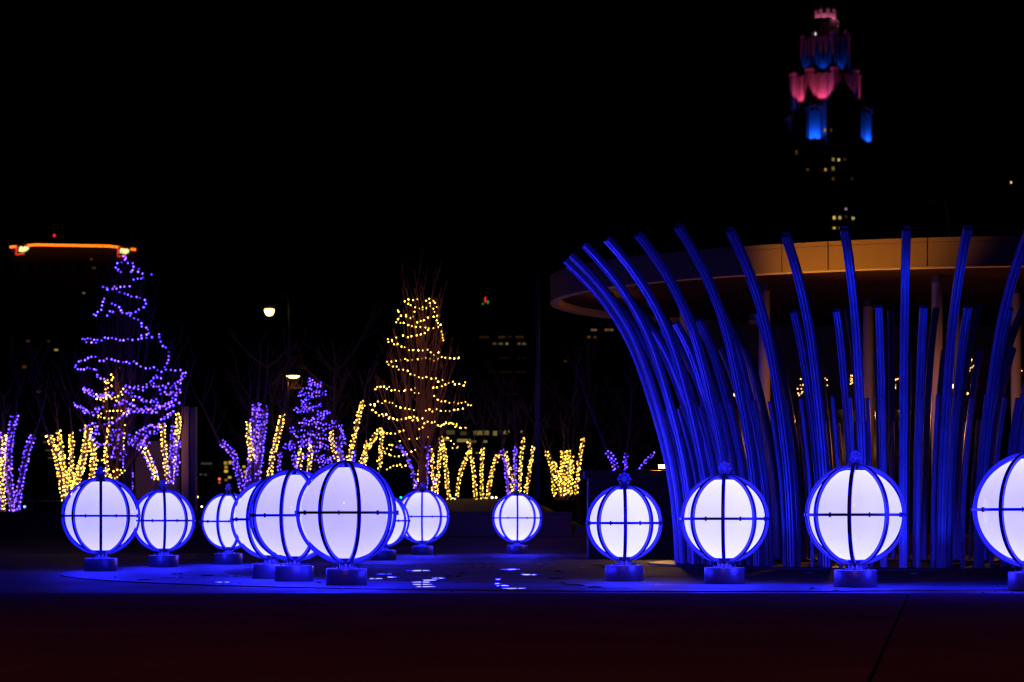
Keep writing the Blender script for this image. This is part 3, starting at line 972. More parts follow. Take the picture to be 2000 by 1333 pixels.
traced_string(614, 57, T4, L4 + [[(x + rt.uniform(-7, 7), y + rt.uniform(4, 12)) for x, y in q] for q in L4], 0.085, PUR, 'dense violet light string on the small tree behind the lantern trio', 0.0205)
T2 = [(730, 214, 14), (760, 214, 24), (790, 218, 36), (830, 216, 46), (870, 215, 56), (915, 228, 46), (945, 228, 22)]
upright_tree(226, 50.9, 725, 920, [(r, w) for r, c, w in T2], 'small bare tree with yellow lights before the tall left tree', 12)
L2 = runs("""967 57 990 80 965 100 940 95 910 110 905 137 945 120 980 157 907 178 920 215 945 238 840 265 912 280 940 243 985 265 1020 290 995 250 1030 237 1060 233 1048 207 1068 173 1050 150/835 225 840 240/1160 270 1160 300/
880 390 840 420 862 420 890 433 935 433 995 432/920 375 1020 362 1047 357 1090 415 1130 355/950 500 935 520 930 570 925 620 920 680 910 750 905 790 863 798 800 780 775 700/1085 495 1080 580 1075 620 1075 680 1070 720/895 880 950 915 965 945 1010 960 1050 910 1085 885 975 885""", 0, 720, 4.444)
traced_string(226, 50.9, T2, L2, 0.095, YEL, 'yellow light string on the small tree before the tall left tree', 0.0215)

# --- wrapped multi-stem trees.  stem: (points from foot to the top of the lights, thickness px, colour)
Yl, Pu = 'yellow', 'violet'
CLUMPS = [
    ('at the far left edge', 51.5, 16, [
        ([(26, 1003), (20, 940), (22, 880), (36, 812)], 17, Pu), ([(32, 1000), (42, 930), (53, 880), (64, 850)], 15, Pu), ([(8, 1003), (4, 940), (6, 890), (7, 846)], 12, Yl), ([(0, 1000), (-3, 930), (-2, 845)], 14, Pu)]),
    ('left of the tall violet tree', 52.5, 140, [
        ([(124, 975), (121, 930), (113, 880), (103, 850)], 14, Yl), ([(133, 975), (127, 920), (120, 870), (116, 842)], 13, Yl), ([(135, 965), (138, 915), (137, 870), (136, 842)], 12, Yl),
        ([(140, 970), (158, 915), (166, 870), (172, 830)], 15, Yl), ([(146, 955), (150, 920), (158, 890)], 14, Yl)]),
    ('under the tall violet tree', 52.9, 240, [
        ([(252, 955), (254, 920), (247, 890), (242, 850)], 17, Pu), ([(212, 945), (206, 890), (211, 835)], 8, Yl), ([(304, 936), (294, 900), (282, 880), (262, 852)], 15, Pu), ([(306, 938), (298, 915), (286, 890), (270, 868)], 12, Yl), ([(180, 935), (184, 880), (170, 840)], 14, Yl)]),
    ('beside the brown pylon', 53.5, 336, [
        ([(330, 945), (324, 900), (321, 860), (320, 828)], 12, Yl), ([(337, 945), (341, 890), (349, 840), (350, 808)], 13, Yl), ([(334, 945), (335, 890), (336, 830)], 12, Pu), ([(343, 930), (349, 880), (352, 860)], 10, Pu)]),
    ('left of the lantern trio', 54.5, 490, [
        ([(475, 958), (466, 920), (455, 885), (433, 863)], 15, Pu), ([(486, 945), (490, 890), (494, 820), (496, 785)], 17, Pu), ([(500, 940), (508, 890), (514, 840), (519, 798)], 17, Pu), ([(494, 900), (488, 860), (488, 824)], 12, Yl), ([(526, 930), (534, 880), (544, 840), (550, 808)], 13, Yl), ([(545, 925), (547, 880)], 6, Pu)]),
    ('behind the lantern trio', 56, 600, [
        ([(582, 925), (588, 890), (583, 878)], 12, Yl), ([(603, 920), (606, 885), (603, 870)], 10, Yl), ([(578, 925), (576, 890)], 9, Pu), ([(658, 900), (650, 870), (648, 842)], 10, Yl), ([(668, 905), (662, 870)], 14, Pu)]),
    ('above the largest left lantern', 55.5, 690, [
        ([(680, 900), (690, 860), (699, 820), (709, 784)], 11, Yl), ([(688, 905), (693, 880)], 9, Pu)]),
    ('left of the middle yellow tree', 56.5, 725, [
        ([(700, 915), (714, 885), (728, 862), (748, 838)], 11, Yl), ([(712, 915), (713, 880), (714, 862)], 8, Yl), ([(741, 915), (744, 875), (746, 845)], 9, Yl)]),
    ('around the trunk of the middle yellow tree', 55.9, 840, [
        ([(812, 952), (805, 920), (794, 890), (778, 870)], 10, Pu), ([(832, 956), (834, 900), (835, 870)], 10, Pu), ([(846, 968), (845, 910), (843, 880)], 9, Yl), ([(852, 965), (858, 905), (862, 860)], 9, Yl), ([(848, 955), (852, 928)], 8, Pu)]),
    ('just right of the middle yellow tree', 57.5, 880, [
        ([(877, 977), (872, 920), (868, 880), (862, 855)], 10, Yl), ([(891, 977), (898, 930), (910, 895), (918, 878)], 9, Yl), ([(930, 978), (926, 930), (921, 890), (916, 866)], 9, Yl)]),
    ('behind the smallest lantern, left pair', 58.5, 945, [
        ([(940, 978), (941, 930), (942, 875)], 9, Yl), ([(951, 978), (959, 930), (968, 900), (974, 886)], 9, Yl)]),
    ('directly above the smallest lantern', 57.8, 1005, [
        ([(992, 964), (989, 920), (982, 878)], 10, Pu), ([(1002, 960), (996, 920), (986, 882)], 8, Yl), ([(1005, 955), (1006, 910), (1007, 868)], 9, Pu), ([(1015, 962), (1017, 910), (1023, 852)], 9, Yl), ([(1027, 964), (1034, 920), (1042, 872)], 8, Yl)]),
    ('right of the smallest lantern', 58.2, 1100, [
        ([(1082, 968), (1078, 920), (1066, 880)], 9, Yl), ([(1092, 960), (1086, 915), (1080, 902)], 8, Yl), ([(1098, 970), (1099, 920), (1101, 880)], 12, Yl), ([(1106, 968), (1110, 920), (1111, 878)], 10, Yl), ([(1114, 966), (1117, 920), (1117, 890)], 8, Yl), ([(1125, 965), (1130, 910), (1139, 853)], 9, Yl)]),
]
rw = random.Random(99)
for where, Y, cx, stems in CLUMPS:
    X = (cx - 1000) / FPX * Y
    zb = gbase(X, Y)
    base = Vector((X, Y, zb))
    t = thing('multi_stem_tree', 'bare multi stem tree with light wrapped stems ' + where, 'tree', base, 'wrapped multi stem trees')
    bulbs = {Yl: bmesh.new(), Pu: bmesh.new()}
    wires = {Yl: bmesh.new(), Pu: bmesh.new()}
    crown = bmesh.new()
    s = Y / FPX
    for pts, th, colr in stems:
        yy = Y + rw.uniform(-.35, .35)
        P = [at(a, b, yy) for a, b in pts]
        yd = rw.uniform(-.2, .2)
        for i, p in enumerate(P): p.y += yd * i
        # smooth resample
        fine = []
        for i in range(len(P) - 1):
            pm, a, b, pn = P[max(0, i - 1)], P[i], P[i + 1], P[min(len(P) - 1, i + 2)]
            for k in range(10):
                u = k / 10
                fine.append(0.5 * ((2 * a) + (b - pm) * u + (2 * pm - 5 * a + 4 * b - pn) * u * u + (3 * a - pm - 3 * b + pn) * u ** 3))
        fine.append(P[-1])
        rad = max(0.03, th * s / 2 - 0.035)
        sp = []
        if fine[0].z > zb + .05:
            sp.append(Vector((fine[0].x * .7 + X * .3, fine[0].y, zb - .05)))
        sp += fine[::3] + [fine[-1]]
        st = bmesh.new()
        tube(st, [p - base for p in sp], [rad * (1.15 - .45 * i / len(sp)) for i in range(len(sp))], 8)
        obj('stem', st, M['birch'], t, True)
        # bare twigs above the lights
        tip = fine[-1]; d = (fine[-1] - fine[-6]).normalized()
        if pts[-1][1] < 905:
            q = tip
            top = tip + Vector((d.x * 1.1, d.y, 1.7)) * rw.uniform(.55, 1.15)
            mp = limb(crown, tip - base, top - base, rad * .6, 0.008, .9, 6, 5)
            for m in range(5):
                u = rw.choice(mp[1:6]); a = rw.uniform(0, 6.28); L = rw.uniform(.5, 1.3)
                e = u + Vector((math.cos(a) * .5, math.sin(a) * .5, 1)) * L
                m2 = limb(crown, u, e, 0.014, 0.004, .85, 4, 4)
                for _ in range(2):
                    u2 = rw.choice(m2[1:]); a = rw.uniform(0, 6.28)
                    limb(crown, u2, u2 + Vector((math.cos(a) * .4, math.sin(a) * .4, .7)) * rw.uniform(.3, .7), 0.007, 0.003, .9, 3, 3)
        # the string round the stem
        B, W = bulbs[colr], wires[colr]
        pitch = 0.105
        ang = rw.uniform(0, 6)
        wp_ = []
        nxt = 0.0
        for a, b in zip(fine[:-1], fine[1:]):
            L = (b - a).length
            e1, e2 = frame_of(b - a)
            sub = max(1, int(L / 0.012))
            for k in range(sub):
                ds = L / sub
                ang += 2 * PI * ds / pitch
                rr = rad * 1.02 + 0.012
                p = a.lerp(b, k / sub) + (e1 * math.cos(ang) + e2 * math.sin(ang)) * rr
                wp_.append(p - base)
                nxt -= math.hypot(ds, 2 * PI * rr * ds / pitch)
                if nxt <= 0:
                    nxt += (0.092 if colr == Yl else 0.122) * rw.uniform(.6, 1.45)
                    bulb(B, p - base + Vector((rw.gauss(0, .010), rw.gauss(0, .010), rw.gauss(0, .016))), 0.022)
        if len(wp_) > 3: tube(W, wp_[::3], 0.004, 3)
    if crown.verts: obj('crown', crown, M['twig'], t)
    else: crown.free()
    for colr, mm in ((Yl, YEL), (Pu, PUR)):
        if bulbs[colr].verts:
            ls = thing('light_string', colr + ' light string wrapped tightly round stems ' + where, 'string lights', base, 'light strings wrapped round stems')
            obj('wire', wires[colr], M['wire'], ls, kind='stuff')
            obj('bulbs', bulbs[colr], mm, ls, kind='stuff')
        else:
            bulbs[colr].free(); wires[colr].free()

# --- planter shrub with violet wrapped stems
Y = 42.4
base = Vector((at(1222, 0, Y).x, Y, 1.84))
t = thing('planter_shrub', 'bare shrub with violet wrapped stems in the granite planter', 'shrub', base)
crown = bmesh.new(); Bp = bmesh.new(); Wp = bmesh.new()
for pts, th in (([(1204, 918), (1198, 900), (1186, 882)], 13), ([(1222, 918), (1221, 900), (1224, 884)], 9), ([(1248, 914), (1262, 900), (1281, 884)], 8)):
    P = [at(a, b, Y) for a, b in pts]
    rad = th * Y / FPX / 2 - .02
    st = bmesh.new(); tube(st, [Vector((P[0].x * .6 + base.x * .4, Y, 1.82)) - base] + [p - base for p in P], [rad, rad * .95, rad * .85, rad * .7], 8)
    obj('stem', st, M['birch'], t, True)
    d = (P[-1] - P[0]).normalized()
    mp = limb(crown, P[-1] - base, P[-1] + d * 1.6 + Vector((0, 0, .5)) - base, rad * .5, .006, .9, 6, 5)
    for m in range(6):
        u = rw.choice(mp[1:6]); a = rw.uniform(0, 6.28)
        limb(crown, u, u + Vector((math.cos(a) * .4, math.sin(a) * .4, .8)) * rw.uniform(.4, .9), .010, .003, .9, 4, 4)
    ang = 0; nxt = 0
    for a, b in zip(P[:-1], P[1:]):
        e1, e2 = frame_of(b - a)
        for k in range(30):
            ds = (b - a).length / 30; ang += 2 * PI * ds / .08
            p = a.lerp(b, k / 30) + (e1 * math.cos(ang) + e2 * math.sin(ang)) * (rad + .01)
            nxt -= math.hypot(ds, 2 * PI * rad * ds / .08)
            if nxt <= 0:
                nxt += .07 * rw.uniform(.7, 1.3); bulb(Bp, p - base, .0145)
            if k % 4 == 0: Wp.verts.new(p - base)
Wp.free()
obj('crown', crown, M['twig'], t)
ls = thing('light_string', 'violet light string on the shrub stems in the granite planter', 'string lights', base, 'light strings wrapped round stems')
obj('bulbs', Bp, PUR, ls, kind='stuff')

# --- dark bare trees standing further back
def far_tree(px, Y, ytop, label, spread=1.0):
    X = (px - 1000) / FPX * Y
    zb = gbase(X, Y)
    H = at(0, ytop, Y).z - zb
    t = thing('bare_tree', label, 'tree', (X, Y, zb), 'dark bare trees behind the beds')
    b = bmesh.new()
    tp = limb(b, Vector((0, 0, -.05)), Vector((rt.uniform(-.3, .3), 0, H * .8)), .13, .03, 1, 8, 8)
    obj('trunk', b, M['twig'], t, True)
    b = bmesh.new()
    for k in range(16):
        u = tp[2 + k % 7]; a = rt.uniform(0, 6.28); L = H * rt.uniform(.18, .4)
        e = u + Vector((math.cos(a) * spread * .7, math.sin(a) * spread * .7, rt.uniform(.3, .9))) * L
        m2 = limb(b, u, e, .05, .012, .8, 6, 5)
        for m in range(7):
            u2 = rt.choice(m2[1:]); a2 = a + rt.uniform(-1, 1)
            m3 = limb(b, u2, u2 + Vector((math.cos(a2) * .6, math.sin(a2) * .6, rt.uniform(0, 1))) * L * .5, .018, .005, .9, 4, 4)
            for _ in range(3):
                u3 = rt.choice(m3[1:]); a3 = rt.uniform(0, 6.28)
                limb(b, u3, u3 + Vector((math.cos(a3) * .5, math.sin(a3) * .5, .6)) * L * .22, .008, .003, 1, 2, 3)
    obj('crown', b, M['twig'], t)


far_tree(530, 63, 640, 'dark bare tree lit orange by the shaded street lamp, on its left', .8)
far_tree(640, 62, 660, 'dark bare tree lit orange by the shaded street lamp, on its right', .9)
far_tree(1000, 66, 700, 'dark bare tree behind the smallest lantern', .8)
far_tree(1130, 66, 640, 'dark bare tree between the dark pole and the planter', .7)
far_tree(1235, 64, 700, 'dark bare tree beside the left edge of the pipe sculpture', .7)

# ================================================================== STREET FURNITURE
SL = glow('street_lamp_glass', (1.0, 0.74, 0.24), 5.0)
# bowl lamp
p = at(526, 606, 70); xb = at(566, 606, 70).x
t = thing('street_lamp', 'bright bowl street lamp hanging high left of the middle', 'street lamp', (xb, 70, gbase(xb, 70)))
o0 = t.location
b = bmesh.new(); tube(b, [Vector((0, 0, 0)), Vector((0, 0, p.z - o0.z + .1)), Vector((-.06, 0, p.z - o0.z + .45)), Vector((-.35, 0, p.z - o0.z + .55)), Vector((p.x - xb, 0, p.z - o0.z + .4)), Vector((p.x - xb, 0, p.z - o0.z + .1))], [.08, .06, .045, .035, .03, .03], 10)
obj('pole', b, M['dark'], t, True)
b = bmesh.new(); lathe(b, [(.02, -.23), (.08, -.215), (.14, -.16), (.172, -.07), (.178, 0)], 28, (p.x - xb, 0, p.z - o0.z + .02))
obj('bowl', b, SL, t, True)
b = bmesh.new(); lathe(b, [(.185, .021), (.19, .10), (.10, .16), (.03, .19)], 28, (p.x - xb, 0, p.z - o0.z + .02))
obj('cover', b, M['column'], t, True)
# shaded lamp
p = at(573, 735, 62); xb = at(560, 0, 62).x
t = thing('street_lamp', 'flat disc street lamp with warm light beside the small violet tree', 'street lamp', (xb, 61.9, gbase(xb, 62)))
o0 = t.location
b = bmesh.new(); tube(b, [Vector((0, 0, 0)), Vector((0, 0, p.z - o0.z + .1)), Vector((.05, 0, p.z - o0.z + .22)), Vector((p.x - xb, 0, p.z - o0.z + .2)), Vector((p.x - xb, 0, p.z - o0.z + .06))], [.09, .07, .05, .035, .03], 10)
obj('pole', b, M['dark'], t, True)
b = bmesh.new(); lathe(b, [(.02, -.075), (.12, -.07), (.2, -.02), (.215, 0)], 32, (p.x - xb, 0, p.z - o0.z))
obj('lens', b, SL, t, True)
b = bmesh.new(); lathe(b, [(.225, .001), (.22, .02), (.08, .08), (.03, .09)], 32, (p.x - xb, 0, p.z - o0.z))
obj('shade', b, M['dark'], t, True)
lamp_light('POINT', 'lamp_glow', t, p + Vector((0, -.05, -.22)), (1.0, .38, .08), 8, radius=.06)

# dark pole
p = at(1051, 545, 52)
t = thing('lamp_pole', 'tall dark plain pole between the bed and the planter', 'pole', (p.x, 52, gbase(p.x, 52)))
b = bmesh.new(); lathe(b, [(.062, 0), (.05, p.z - .9), (.02, p.z - .88)], 14); obj('shaft', b, M['dark'], t, True)
b = bmesh.new(); lathe(b, [(.13, 0), (.13, .03), (.08, .05), (.07, .25)], 14); obj('foot', b, M['dark'], t, True)

# brown pylon and cabinet
p = at(369, 795, 54.2)
t = thing('pylon', 'tall narrow brown pylon at the left behind the lanterns', 'pylon', (p.x, 54.2, gbase(p.x, 54.2)))
h = p.z - t.location.z
obj('panel', bxm((-.085, 0, h / 2), (.20, .28, h), 0, .01), M['pylon'], t)
obj('dark_panel', bxm((.105, .03, h / 2 - .01), (.16, .22, h - .03), 0, .01), M['dark'], t)
obj('edge_strip', bxm((.197, .03, h / 2), (.018, .25, h - .02)), M['pylon'], t)
p = at(308, 862, 56)
t = thing('cabinet', 'broad dull brown cabinet behind the second lantern from the left', 'cabinet', (p.x, 56, gbase(p.x, 56)))
h = p.z - t.location.z
obj('body', bxm((0, 0, h / 2), (1.18, .5, h), 0, .015), M['pylon'], t)
obj('door', bxm((-.28, -.255, h / 2), (.54, .012, h - .2), 0, .004), M['pylon'], t)
obj('door', bxm((.28, -.255, h / 2), (.54, .012, h - .2), 0, .004), M['pylon'], t)

# railing
def railing(xa, xb_, Y, ztop, label):
    zb = gbase((xa + xb_) / 2, Y)
    t = thing('railing', label, 'railing', ((xa + xb_) / 2, Y, zb), 'railings beyond the beds')
    L = xb_ - xa; h = ztop - zb
    for z in (h, h * .55, h * .15):
        b = bmesh.new(); tube(b, [Vector((-L / 2, 0, z)), Vector((L / 2, 0, z))], .024 if z == h else .012, 8); obj('rail', b, M['rail'], t, True)
    n = int(L / 1.4)
    pm = mesh_of('post', bxm((0, 0, h / 2), (.04, .04, h)), M['rail'])
    for k in range(n + 1): link('post', pm, t, (-L / 2 + L * k / n, 0, 0))


railing(-16.2, -13.2, 61, at(0, 979, 61).z, 'thin metal railing at the far left behind the yellow wrapped stems')
railing(-9.8, -7.9, 61, at(0, 975, 61).z, 'thin metal railing seen right of the brown pylon')


def small_light(px, py, Y, r, col, strength, label, name='path_light', cat='light', cage=True):
    p = at(px, py, Y)
    zb = min(gbase(p.x, Y), p.z - .3)
    t = thing(name, label, cat, (p.x, Y, zb), 'small street lights in the distance')
    h = p.z - zb
    b = bmesh.new(); lathe(b, [(r * .8, 0), (r * .7, h - r * 1.05)], 10); obj('post', b, M['dark'], t)
    b = bmesh.new(); bmesh.ops.create_icosphere(b, subdivisions=2, radius=r); obj('lens', b, glow('lens_%d_%d' % (px, py), col, strength), t, True, loc=(0, 0, h))
    b = bmesh.new(); lathe(b, [(r * 1.15, h + r * .8), (r * .4, h + r * 1.3)], 10); obj('hood', b, M['dark'], t)


small_light(48, 990, 75, .05, (.1, .35, 1), 3, 'tiny blue path light at the far left')
small_light(385, 971, 75, .05, (1, .62, .08), 3.5, 'small amber path light right of the brown pylon')
small_light(394, 990, 75, .035, (1, .85, .6), 4, 'tiny white light left of the third lantern')
small_light(487, 897, 90, .07, (1, 1, .75), 5, 'white light beside the violet stems left of the trio')
small_light(783, 972, 85, .045, (.02, 1, .45), 2.5, 'tiny green light beside the largest left lantern')
small_light(961, 972, 80, .045, (1, .95, .8), 5, 'left one of two white path lights by the smallest lantern')
small_light(969, 972, 80, .04, (1, .95, .8), 4, 'right one of two white path lights by the smallest lantern')
small_light(884, 975, 80, .05, (1, .85, .4), 5, 'pale path light at the foot of the yellow stems')


def signal(px, pys, Y, cols, label):
    p = at(px, pys[0], Y)
    zb = gbase(p.x, Y)
    t = thing('traffic_signal', label, 'traffic signal', (p.x, Y, zb))
    zt = at(px, min(pys), Y).z - zb; zl = at(px, max(pys), Y).z - zb
    b = bmesh.new(); tube(b, [Vector((0, .15, 0)), Vector((0, .15, zt + .2))], .05, 8); obj('pole', b, M['dark'], t)
    obj('housing', bxm((0, .03, (zt + zl) / 2), (.26, .16, zt - zl + .3), 0, .02), M['black'], t)
    for py, c in zip(pys, cols):
        b = bmesh.new(); lathe(b, [(.06, -.02), (.06, .02)], 16)
        bmesh.ops.rotate(b, verts=b.verts, cent=(0, 0, 0), matrix=Matrix.Rotation(R(90), 3, 'X'))
        obj('lamp', b, glow('signal_%d' % py, c, 1.0), t, loc=(0, -.07, at(px, py, Y).z - zb))


signal(429, (936, 943), 95, ((1.6, .22, .04), (.35, .06, .02)), 'distant traffic signal with red lamps beside the third lantern')

# gooseneck lamp standing behind the pavilion roof
p = at(1850, 450, 72)
t = thing('street_lamp', 'unlit gooseneck lamp rising behind the pavilion roof at right', 'street lamp', (p.x, 72, 0.4))
def rel(px, py): return at(px, py, 72) - t.location
b = bmesh.new(); tube(b, [Vector((rel(1855, 450).x, 0, 0)), rel(1855, 450), rel(1852, 425), rel(1846, 398), rel(1840, 382), rel(1832, 373), rel(1826, 371), rel(1825, 378)], [.09, .075, .06, .05, .045, .04, .035, .03], 10); obj('pole', b, M['column'], t, True)
q = rel(1825, 396); b = bmesh.new(); lathe(b, [(.25, -.03), (.26, 0), (.16, .12), (.06, .2), (.04, .33)], 24, q); obj('shade', b, M['column'], t, True)
b = bmesh.new(); lathe(b, [(.10, -.2), (.17, -.12), (.18, -.031)], 20, q); obj('bowl', b, M['glass'], t, True)
# unseen mast lamp added behind the viewer to brown near paving and drum bases
t = thing('street_lamp', 'unseen added sodium mast lamp standing behind the viewer', 'street lamp', (-4.0, -7, 0))
b = bmesh.new(); tube(b, [Vector((0, 0, 0)), Vector((0, 0, 13.6)), Vector((.2, .3, 14.1)), Vector((.8, 1.0, 14.3))], [.16, .10, .07, .05], 10); obj('pole', b, M['dark'], t)
b = bmesh.new(); lathe(b, [(.05, -.12), (.2, -.06), (.22, 0), (.1, .1)], 20, (.9, 1.1, 14.28)); obj('head', b, SL, t)
lamp_light('SPOT', 'lamp_glow', t, (-3.1, -5.9, 14.0), (1.0, .19, .035), 2700, (-0.5, 9.0, 0), .15, 52, .8)

# ================================================================== CITY IN THE BACKGROUND
LITW = {}
def lit(c, s):
    k = (c, s)
    if k not in LITW: LITW[k] = glow('lit_window_%d' % len(LITW), c, s)
    return LITW[k]


def building(px0, px1, ytop, Y, depth, label, rows=0, cols=0, lights=(), name='office_building', wrow=None):
    a = at(px0, ytop, Y); c = at(px1, ytop, Y)
    t = thing(name, label, 'building', ((a.x + c.x) / 2, Y, 0))
    W = c.x - a.x
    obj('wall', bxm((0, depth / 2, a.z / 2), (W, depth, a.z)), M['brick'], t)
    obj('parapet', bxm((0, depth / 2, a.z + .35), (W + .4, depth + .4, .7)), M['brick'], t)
    s = Y / FPX
    if rows:
        wm_ = mesh_of('window', bxm((0, 0, 0), (W / cols * .62, .1, 1.5)), M['glass'])
        y0, y1 = wrow
        for r in range(rows):
            z = at(0, y0 + (y1 - y0) * r / max(1, rows - 1), Y).z
            for k in range(cols):
                link('window', wm_, t, (-W / 2 + W * (k + .5) / cols, -.04, z))
    for px, py, w, h, col, st in lights:
        q = at(px, py, Y)
        fr = obj('window_frame', bxm((q.x - t.location.x, -.07, q.z), (w * s + .12, .14, h * s + .12)), M['dark'], t)
        obj('pane', bxm((q.x - t.location.x, -.16, q.z), (w * s, .03, h * s)), lit(col, st), fr)
    return t


OR = (1.0, .42, .12); YE = (1.0, .72, .16); RO = (1.0, .30, .10)
# neon crowned tower block at the left
NB = building(22, 268, 486, 380, 26, 'dark tower block crowned by an orange red neon roof line', 9, 10,
              [(179, 507, 4, 3, RO, .10), (184, 524, 7, 4, RO, .05), (164, 573, 5, 3, YE, .16), (110, 684, 7, 3, (1, .75, .3), .35), (55, 667, 7, 4, RO, .05), (235, 719, 5, 4, OR, .15), (95, 667, 6, 3, RO, .04), (48, 717, 8, 6, RO, .05),
               (76, 766, 6, 3, OR, .12), (92, 864, 14, 3, OR, .08), (96, 880, 14, 3, OR, .06), (99, 895, 9, 3, OR, .08)], wrow=(520, 900))
s = 380 / FPX
neon = glow('orange_neon', (1.0, .14, .006), 2.6)
redn = glow('red_neon', (1.0, .03, .01), .75)
def bar(px0, py0, px1, py1, r, m, parent, name, dy=-1.0):
    b = bmesh.new(); tube(b, [at(px0, py0, 380) + Vector((0, dy, 0)) - NB.location, at(px1, py1, 380) + Vector((0, dy, 0)) - NB.location], r, 8)
    return obj(name, b, m, parent)
pts = [(22, 484.5), (38, 483), (55, 481.5), (72, 480), (215, 482.5), (235, 485), (252, 488), (267, 489.5)]
for i, ((x0_, y0_), (x1_, y1_)) in enumerate(zip(pts[:-1], pts[1:])):
    if i in (1, 5): bar(x0_, y0_, x1_, y1_, .17, redn, NB, 'neon_tube')
    else: bar(x0_, y0_, x1_, y1_, .22, neon, NB, 'neon_tube')
SGL = glow('sign_face', (1.0, .86, .32), 1.25)
for sx, sy, shape in ((48, 489, [(-7, 5), (-5, -4), (-1, -5), (1, -2), (5, -5), (12, -4), (13, -1), (9, 3), (5, 5), (0, 6)]), (246, 493, [(-9, 4), (-7, -5), (-2, -5), (2, -4), (7, -4), (10, -1), (8, 3), (3, 6), (-2, 5)])):
    q = at(sx, sy, 380) + Vector((0, -1.8, 0))
    sg = thing('roof_sign', 'glowing pale yellow sign at the %s end of the neon roof line' % ('left' if sx < 100 else 'right'), 'sign', q, 'roof signs of the neon block')
    b = bmesh.new()
    f1 = [b.verts.new((x * s, -.12, -y * s)) for x, y in shape]; f2 = [b.verts.new((x * s, .12, -y * s)) for x, y in shape]
    b.faces.new(f1); b.faces.new(f2[::-1])
    for k in range(len(shape)): b.faces.new((f1[k], f1[(k + 1) % len(shape)], f2[(k + 1) % len(shape)], f2[k]))
    obj('sign_face', b, SGL, sg)
    for (ax, ay, bx_, by_) in ((-12, -7, -13, 11), (-13, 11, 3, 9)):
        b = bmesh.new(); tube(b, [Vector((ax * s, .3, -ay * s)), Vector((bx_ * s, .3, -by_ * s))], .15, 8); obj('frame_tube', b, redn, sg)
    obj('backing', bxm((0, .55, 0), (22 * s, .1, 16 * s)), M['black'], sg)
q = at(106, 463, 384)
t = thing('roof_mast', 'thin mast with a red beacon on the neon block roof', 'mast', (q.x, 384, at(0, 486, 380).z + .7))
b = bmesh.new(); lathe(b, [(.12, 0), (.06, q.z - t.location.z)], 8); obj('shaft', b, M['dark'], t)
b = bmesh.new(); bmesh.ops.create_icosphere(b, subdivisions=2, radius=.28); obj('beacon', b, glow('red_beacon', (1, .02, .03), 1.1), t, True, loc=(0, 0, q.z - t.location.z + .25))

lts = []
rb2 = random.Random(8)
for px, w in ((946, 20), (980, 14), (996, 8), (1015, 16)): lts.append((px, 659, w, 4, OR, rb2.uniform(.01, .03)))
for px, w in ((966, 7), (978, 8), (990, 5), (1014, 6), (1024, 6)): lts.append((px, 672, w, 4, (1, .6, .3), rb2.uniform(.05, .18)))
for px, w, py in ((985, 20, 700), (1020, 16, 700), (960, 14, 727), (988, 26, 727), (1018, 22, 727), (995, 30, 770)): lts.append((px, py, w, 3, RO, .008))
MB_ = building(900, 1038, 606, 260, 22, 'dark office block with faint orange windows behind the middle', 8, 9, lts, wrow=(640, 830))
q = at(948, 585, 262)
t = thing('roof_mast', 'roof mast with one red and two green lamps above the middle', 'mast', (q.x, 262, at(0, 606, 260).z + .7))
b = bmesh.new(); lathe(b, [(.1, 0), (.05, q.z - t.location.z)], 8); obj('shaft', b, M['dark'], t)
zz = q.z - t.location.z; s2 = 262 / FPX
obj('red_lamp', lathe(bmesh.new(), [(.05, -5.5 * s2), (.12, -3 * s2), (.12, 3 * s2), (.05, 5.5 * s2)], 8), glow('red_mast_lamp', (1, .02, .03), .9), t, loc=(0, -.2, zz - 1 * s2))
for dx, dz in ((-5, -11), (5, -6)):
    obj('green_lamp', lathe(bmesh.new(), [(.05, -3.5 * s2), (.12, -1.5 * s2), (.12, 1.5 * s2), (.05, 3.5 * s2)], 8), glow('green_mast_lamp', (.02, .55, .08), .5), t, loc=(dx * s2, -.1, zz + dz * s2))
    obj('arm', bxm((dx * s2 / 2, 0, zz + dz * s2), (abs(dx) * s2, .06, .06)), M['dark'], t)
building(1090, 1300, 615, 300, 20, 'dark block with faint orange windows left under the canopy', 6, 8,
         [(1160, 645, 12, 4, (1, .4, .2), .13), (1186, 645, 10, 4, (1, .4, .2), .12), (1195, 645, 5, 4, (1, .5, .25), .15), (1150, 659, 6, 4, OR, .08), (1162, 659, 6, 4, OR, .05), (1064 + 40, 706, 5, 4, RO, .04)], wrow=(680, 860))
lts = []
for px, py, w, h, st in ((880, 845, 16, 8, .10), (905, 847, 12, 7, .07), (940, 846, 30, 8, .22), (967, 847, 8, 9, .25), (989, 845, 12, 7, .28), (1018, 844, 5, 4, .5), (906, 861, 26, 6, .35), (925, 863, 10, 4, .18), (948, 863, 7, 4, .4), (868, 858, 20, 6, .3), (931, 885, 4, 3, .3)):
    lts.append((px, py, w, h, (1, .72, .2), st * .6))
building(850, 1046, 832, 150, 14, 'low dark building with yellow lit windows behind the right wrapped stems', 0, 0, lts, 'low_building')
lts = [(441, 905, 6, 6, (1, .62, .1), .35), (450, 904, 6, 6, (1, .62, .1), .5), (442, 913, 6, 5, (1, .62, .1), .35), (442, 921, 7, 5, (1, .62, .1), .7), (477, 912, 5, 4, (1, .62, .1), .6), (479, 922, 5, 4, (1, .62, .1), .7), (481, 932, 5, 4, (1, .62, .1), .6), (449, 933, 6, 4, (1, .6, .25), .6), (404, 906, 22, 4, (.5, .55, .3), .06), (393, 927, 5, 3, (.6, .5, .5), .08), (402, 928, 5, 3, (.6, .5, .5), .08), (442, 938, 5, 4, OR, .2)]
building(384, 486, 885, 160, 12, 'low dark shop front with small yellow lights left of the lantern trio', 0, 0, lts, 'low_building')
building(1900, 2060, 300, 420, 24, 'tall dark block with one lit window at the right edge', 6, 6, [(1974.5, 357, 3, 4, YE, 1.2)], wrow=(330, 460))

